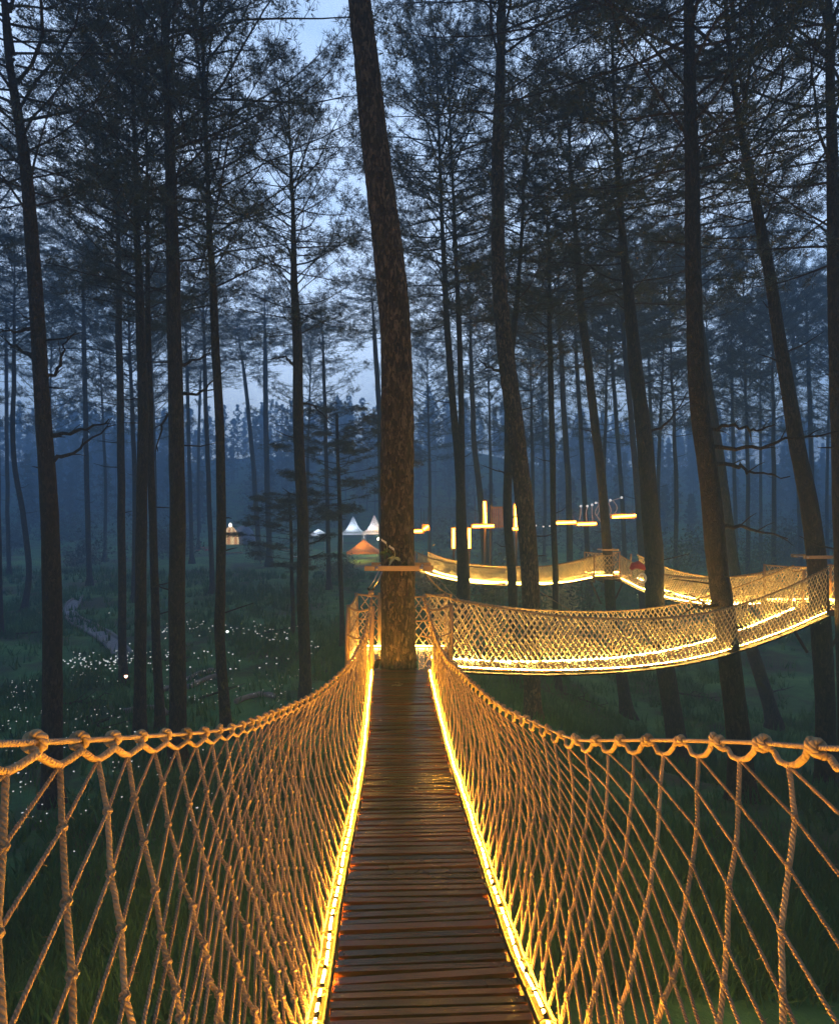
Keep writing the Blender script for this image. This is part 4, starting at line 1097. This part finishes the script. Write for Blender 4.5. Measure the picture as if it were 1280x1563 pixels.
_, lp = pagoda('white pagoda tent half hidden by the thickest trunk, lit orange on its right', 552, 588, 786, 812, 71, CANVAS, 1)
pagoda('low orange canopy in front of the white pagoda tents', 529, 577, 824, 842, 64, CANVAS_O, None, 'canopies of the camp', .25)
pagoda('small flat white canopy behind the slender pine', 472, 496, 807, 815, 76, CANVAS, None, 'canopies of the camp', .3)
def lantern(label, p, r, m, drop):
    e = empty('camp_lantern', p, label, 'lantern', 'lanterns of the camp'); b = MB(); b.ball(p, r, 0, 10, 7); b.build('globe', m, e)
    w = MB(); w.tube([p + Vector((0, 0, r)), p + Vector((0, 0, r + drop))], .012, 5); w.build('hook', BLACK, e)
lantern('warm lantern inside the right pagoda tent', PX(578, 822, 72.3), .13, TENT_GLOW, .5)
lantern('warm lantern under the low orange canopy', PX(552, 842, 65.4), .10, TENT_GLOW, .5)
COOL = emit('cool white lantern', (.8, .9, 1.0), 75)
lantern('cool white lantern inside the left pagoda tent', PX(537, 810, 73.3), .14, COOL, .6)
lantern('cool white lantern high inside the right pagoda tent', PX(567, 809, 72.2), .12, COOL, .5)
lantern('cool white lantern under the small flat canopy', PX(484, 815, 76.9), .10, COOL, .3)

def dome():
    d = 84; c = PX(372, 834, d); g = ground(c.x, c.y); c.z = g
    e = empty('dome_tent', c, 'blue grey dome tent with a glowing front', 'tent')
    R = 1.55; mb = MB(); vs = []; fs = []; n = 14
    for i in range(n // 2 + 1):
        a = math.pi / 2 * i / (n // 2)
        for k in range(n):
            b = 2 * math.pi * k / n
            vs.append(c + Vector((R * math.cos(a) * math.cos(b), R * math.cos(a) * math.sin(b), R * 1.55 * math.sin(a) - .05)))
    for i in range(n // 2):
        for k in range(n): fs.append((i * n + k, i * n + (k + 1) % n, (i + 1) * n + (k + 1) % n, (i + 1) * n + k))
    mb.add(vs, fs); mb.build('shell', CANVAS_B, e)
    f = PX(352, 834, d - 1.6); f.z = ground(f.x, f.y)
    fb = MB(); hh = 2.35
    for k in range(7):     # cloth gores of the lit porch
        a0 = math.pi * k / 7; a1 = math.pi * (k + 1) / 7; row = []
        for i in range(8):
            t = i / 7; r = 1.0 * (1 - t ** 2.6) ** .8 + .05
            row.append((f + Vector((math.cos(a0) * r, -math.sin(a0) * r * .8, hh * t)), f + Vector((math.cos(a1) * r, -math.sin(a1) * r * .8, hh * t))))
        v = [p for pr in row for p in pr]; fb.add(v, [(2 * i, 2 * i + 1, 2 * i + 3, 2 * i + 2) for i in range(7)], 0 if k % 2 else 1)
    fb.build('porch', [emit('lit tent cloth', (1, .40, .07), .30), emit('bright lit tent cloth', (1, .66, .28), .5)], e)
    tb = MB(); tb.ball(f + Vector((0, -.1, hh + .05)), .22, 0, 10, 7, 1.3); tb.build('top_lamp', TENT_TOP, e)
dome()
def plank_thing(name, label, cat, x, y, L, m, rot=0.0, h=.12, group=None, w=.25):
    p = hit(x, y); b = MB(); c = p + Vector((0, 0, h / 2 + .05)); M = Matrix.Rotation(rot, 3, 'Z')
    n = 6
    b.tube([c + M @ Vector((L * (i / n - .5), 0, .02 * math.sin(i * 2.1))) for i in range(n + 1)], [h * .5 * (1 + .1 * math.sin(i * 1.7)) for i in range(n + 1)], 9)
    o = b.build(name, m, None, c); tag(o, label, cat, group)
plank_thing('log', 'pale fallen log on the lawn below the dome tent', 'log', 357, 845, 2.0, TIMBER, .5, .16)
plank_thing('log', 'thin pale log between the dome tent and the slender pine', 'log', 437, 840, 1.0, TIMBER, .1, .12)
plank_thing('log', 'white painted log behind the slender pine', 'log', 452, 852, .7, CANVAS, 0, .2)
def red_patch():
    p = hit(312, 840, 75); m = MB(); rnd = random.Random(8)
    for k in range(60):
        c = p + Vector((rnd.gauss(0, .5), rnd.gauss(0, .3), rnd.uniform(.05, .55))); s = rnd.uniform(.06, .13)
        a = Vector((rnd.gauss(0, 1), rnd.gauss(0, 1), rnd.gauss(0, 1))).normalized() * s; b = a.orthogonal() * 1.0
        m.add([c - a, c + b * .5, c + a, c - b * .5], [(0, 1, 2, 3)], 0, None, False)
    e = empty('flower_bush', p, 'small bush with red leaves on the lawn', 'bush'); m.build('foliage', RED, e)
    s = MB()
    for k in range(5): s.tube([p - Vector((0, 0, .05)), p + Vector((rnd.gauss(0, .3), rnd.gauss(0, .2), .4))], [.015, .006], 5)
    s.build('stem', BARK, e)
red_patch()

# ------------------------------------------------------------------ the winding path and its border
def path():
    L = [(96, 925), (98, 935), (106, 948), (124, 962), (142, 978), (160, 992), (172, 1006)]
    rows = [((120, 912), (127, 911)), ((103, 922), (122, 920)), ((98, 935), (115, 932)), ((106, 950), (124, 944)), ((128, 964), (148, 956)), ((148, 976), (170, 968)), ((164, 990), (184, 978)), ((176, 1006), (196, 992)), ((184, 1016), (206, 1004))]
    A = [hit(*a) for a, b in rows]; B = [hit(*b) for a, b in rows]
    fa = hermite([(i, *p) for i, p in enumerate(A)]); fb = hermite([(i, *p) for i, p in enumerate(B)])
    n = (len(rows) - 1) * 6; m = MB(); K = 4; vs = []; fs = []
    for i in range(n + 1):
        a, b = fa(i / 6), fb(i / 6)
        for k in range(K + 1):
            p = a.lerp(b, k / K); vs.append(Vector((p.x, p.y, ground(p.x, p.y) + .035)))
    for i in range(n):
        for k in range(K): fs.append((i * (K + 1) + k, i * (K + 1) + k + 1, (i + 1) * (K + 1) + k + 1, (i + 1) * (K + 1) + k))
    m.add(vs, fs); o = m.build('path', PATHM); tag(o, 'winding grey path on the left lawn', None, None, 'structure')
    for k, (f, lab) in enumerate(((fa, 'pale kerb along the left side of the winding path'), (fb, 'pale kerb along the right side of the winding path'))):
        kb = MB(); pts = [f(i / 6) for i in range(n + 1)]
        kb.tube([Vector((p.x, p.y, ground(p.x, p.y) + .07)) for p in pts], .07, 6); o = kb.build('kerb', plain('pale kerb stone', (.25, .25, .26), .8)); tag(o, lab, None, None, 'structure')
path()
def stones():
    rnd = random.Random(12)
    for i, (x0, y0, x1, y1, lab) in enumerate([(285, 1052, 345, 1038, 'low curved stone edging left of the slim pine'), (240, 1060, 262, 1056, 'short stone edging between the two dark left trunks'),
                                  (188, 1089, 255, 1092, 'low stone edging just above the left rail'), (286, 1040, 330, 1028, 'pale stone edging among the flower lights'), (360, 1075, 420, 1066, 'stone edging right of the slim pine')]):
        a, b = hit(x0, y0), hit(x1, y1); m = MB(); n = 12
        pts = [a.lerp(b, k / n) + Vector((0, .5 * math.sin(math.pi * k / n), 0)) for k in range(n + 1)]
        m.tube([Vector((p.x, p.y, ground(p.x, p.y) + .06)) for p in pts], [.09 * rnd.uniform(.8, 1.2) for _ in pts], 7)
        o = m.build('stone_edging', STONE, None, pts[6]); tag(o, lab, 'stone edging', 'stone edgings of the flower beds')
stones()

# ------------------------------------------------------------------ flower lights
def flower_lights():
    rnd = random.Random(21); P = []
    def add(x, y):
        p = hit(x, y + 3)
        P.append((p, x, y))
    def blob(n, x0, x1, y0, y1, f=None):
        c = 0
        while c < n:
            x = rnd.uniform(x0, x1); y = rnd.uniform(y0, y1)
            if f and rnd.random() > f(x, y): continue
            add(x, y); c += 1
    arc = lambda x, y: math.exp(-((y - (962 + ((x - 330) / 150) ** 2 * 28)) / 12) ** 2)
    blob(95, 230, 485, 952, 1010, arc)
    blob(75, 95, 260, 985, 1035, lambda x, y: math.exp(-((y - (1018 - (x - 95) * .05)) / 12) ** 2))
    blob(85, 10, 210, 1005, 1100, lambda x, y: math.exp(-((y - (1075 - x * .32)) / 20) ** 2))
    blob(85, 230, 360, 1000, 1085)
    blob(45, 355, 480, 1010, 1090, lambda x, y: .9 if y > 1010 + abs(x - 400) * .3 else .2)
    blob(55, 0, 200, 1090, 1130)
    blob(95, 0, 330, 1130, 1330, lambda x, y: max(.05, 1 - (y - 1130) / 230) * (1 if x < 240 else .35))
    for x, y in [(60, 940), (166, 941), (302, 1012)]: add(x, y)
    P.sort(key=lambda q: q[0].y)
    near, rest = P[:300], P[300:]
    def bulb_mesh(r):
        m = MB(); m.tube([Vector((0, 0, -.03)), Vector((.01, 0, .13)), Vector((.02, .005, .25))], [.005, .004, .004], 5, 1)
        for q in range(5):
            a = q * 1.257; o = Vector((math.cos(a), math.sin(a), .5)) * r
            m.add([Vector((.02, 0, .25)), Vector((.02, 0, .25)) + o + Vector((-math.sin(a), math.cos(a), 0)) * r * .5, Vector((.02, 0, .25)) + o * 1.7, Vector((.02, 0, .25)) + o - Vector((-math.sin(a), math.cos(a), 0)) * r * .5], [(0, 1, 2, 3)], 0)
        m.ball((.02, 0, .25 + r * .6), r * .75, 0, 6, 4); return m
    me = bulb_mesh(.0145).mesh('flower_light', [LED_WHITE, LEAF])
    for p, x, y in near:
        o = bpy.data.objects.new('flower_light', me); COL.objects.link(o); o.location = p; s = rnd.choice((.5, .6, .7, .8, 1.0, 1.25)); o.rotation_euler = (rnd.gauss(0, .15), rnd.gauss(0, .15), rnd.uniform(0, 6.28)); o.scale = (s, s, rnd.uniform(.7, 1.4))
        tag(o, 'small white flower light on a thin stem in the left lawn', 'flower light', 'white flower lights in the left lawn')
    m = MB(); 
    for p, x, y in rest:
        b = bulb_mesh(.030 * rnd.uniform(.6, 1.2)); m.add([v + p for v in b.v], b.f, 0)
        for k in range(len(b.m)): m.m[-len(b.m) + k] = b.m[k]
    o = m.build('flower_lights', [LED_WHITE, LEAF]); tag(o, 'scattered faint white flower lights at the far side of the left lawn', None, None, 'stuff')
flower_lights()
def lamp(label, x, y, r, m):
    p = hit(x, y + 5)
    if x < 200: p = PX(192.5, 1020, 21.7); p.z = ground(p.x, p.y) + .18
    e = empty('garden_lamp', p, label, 'garden lamp', 'garden lamps'); b = MB(); b.ball(p + Vector((0, 0, .26)), r, 0, 10, 7); b.build('globe', m, e)
    s = MB(); s.tube([p - Vector((0, 0, .05)), p + Vector((0, 0, .26 - r * .8))], .02, 7); s.build('stake', BLACK, e)
    s = MB(); s.tube([p + Vector((0, 0, .26 + r * .85)), p + Vector((0, 0, .26 + r * 1.15))], [r * .8, r * .5], 10); s.build('cap', BLACK, e)
lamp('glowing garden lamp at the foot of the brown pine', 190, 1016, .055, LED_SPOT)
lamp('white garden lamp right behind the slim pine', 347, 968, .055, emit('white garden lamp', (.9, .95, 1), 3))

# ------------------------------------------------------------------ haze
def haze():
    b = MB(); b.box((2, 140, 17), (360, 330, 42)); o = b.build('haze', None or bpy.data.materials.new('haze air'), None, Vector((2, 140, 17)))
    m = o.data.materials[0]; m.use_nodes = True; nt = m.node_tree
    for n in list(nt.nodes):
        if n.type != 'OUTPUT_MATERIAL': nt.nodes.remove(n)
    out = [n for n in nt.nodes if n.type == 'OUTPUT_MATERIAL'][0]
    v = node(nt, 'ShaderNodeVolumePrincipled'); v.inputs['Color'].default_value = (.30, .60, 1.0, 1); v.inputs['Density'].default_value = .0074; v.inputs['Anisotropy'].default_value = .2
    nt.links.new(v.outputs[0], out.inputs['Volume'])
    tag(o, 'blue evening mist filling the wood', None, None, 'stuff')
HAZE = True
if HAZE: haze()

# ------------------------------------------------------------------ light, sky, camera
SUN_EL, SUN_ROT = math.radians(9.0), math.radians(-6)
w = bpy.data.worlds.new('World'); SC.world = w; w.use_nodes = True
nt = w.node_tree; bg = nt.nodes['Background']
sky = node(nt, 'ShaderNodeTexSky', sky_type='NISHITA'); sky.sun_disc = False; sky.sun_elevation = SUN_EL; sky.sun_rotation = SUN_ROT
sky.air_density = 1.3; sky.dust_density = .3; sky.ozone_density = 2.5
mx = node(nt, 'ShaderNodeMixRGB', blend_type='MULTIPLY'); mx.inputs[0].default_value = 1; mx.inputs[2].default_value = (.62, .80, 1.22, 1)
nt.links.new(sky.outputs[0], mx.inputs[1])
# thin overcast, paler towards the last light
tc = node(nt, 'ShaderNodeTexCoord'); mp = node(nt, 'ShaderNodeMapping'); mp.inputs['Scale'].default_value = (1, 1, 2.2); nt.links.new(tc.outputs['Generated'], mp.inputs[0])
cn = node(nt, 'ShaderNodeTexNoise'); cn.inputs['Scale'].default_value = 2.6; cn.inputs['Detail'].default_value = 5; nt.links.new(mp.outputs[0], cn.inputs['Vector'])
cl = ramp(nt, cn.outputs['Fac'], [(.3, (2.0, 2.9, 4.3)), (.7, (3.9, 4.7, 5.9))])
sx = node(nt, 'ShaderNodeSeparateXYZ'); nt.links.new(tc.outputs['Generated'], sx.inputs[0])
mr = node(nt, 'ShaderNodeMapRange'); mr.inputs[1].default_value = -.1; mr.inputs[2].default_value = .75; mr.inputs[3].default_value = .07; mr.inputs[4].default_value = 1.0; nt.links.new(sx.outputs[1], mr.inputs[0])
hz = node(nt, 'ShaderNodeMapRange'); hz.inputs[1].default_value = 0; hz.inputs[2].default_value = .7; hz.inputs[3].default_value = 1.55; hz.inputs[4].default_value = 1.0; nt.links.new(sx.outputs[2], hz.inputs[0])
m0 = node(nt, 'ShaderNodeMixRGB', blend_type='MULTIPLY'); m0.inputs[0].default_value = 1; nt.links.new(cl, m0.inputs[1]); nt.links.new(hz.outputs[0], m0.inputs[2]); cl = m0.outputs[0]
m2 = node(nt, 'ShaderNodeMixRGB', blend_type='MULTIPLY'); m2.inputs[0].default_value = 1; nt.links.new(cl, m2.inputs[1]); nt.links.new(mr.outputs[0], m2.inputs[2])
m3 = node(nt, 'ShaderNodeMixRGB'); m3.inputs[0].default_value = .8; nt.links.new(mx.outputs[0], m3.inputs[1]); nt.links.new(m2.outputs[0], m3.inputs[2])
nt.links.new(m3.outputs[0], bg.inputs['Color'])
bg.inputs['Strength'].default_value = .15
sl = bpy.data.lights.new('sun', 'SUN'); sl.energy = .02; sl.angle = math.radians(20); sl.color = (1, .92, .85)
so = bpy.data.objects.new('sun', sl); COL.objects.link(so); so.rotation_euler = (math.radians(-81), 0, math.radians(6))

cd = bpy.data.cameras.new('camera'); cam = bpy.data.objects.new('camera', cd); COL.objects.link(cam)
cam.location = (0, 0, EYE); cam.rotation_euler = (math.radians(90), 0, 0)
cd.sensor_fit = 'VERTICAL'; cd.sensor_height = 36; cd.lens = 36 * 1000 / 1563; cd.clip_start = .05; cd.clip_end = 3000
SC.camera = cam
vs = SC.view_settings; vs.view_transform = 'Standard'; vs.look = 'None'; vs.exposure = 1.1; vs.gamma = 1
cy = SC.cycles
cy.max_bounces = 5; cy.diffuse_bounces = 2; cy.glossy_bounces = 2; cy.volume_bounces = 0; cy.transmission_bounces = 2; cy.transparent_max_bounces = 4
cy.sample_clamp_indirect = 2.5; cy.sample_clamp_direct = 0; cy.use_denoising = True; cy.use_light_tree = True
cy.use_adaptive_sampling = False
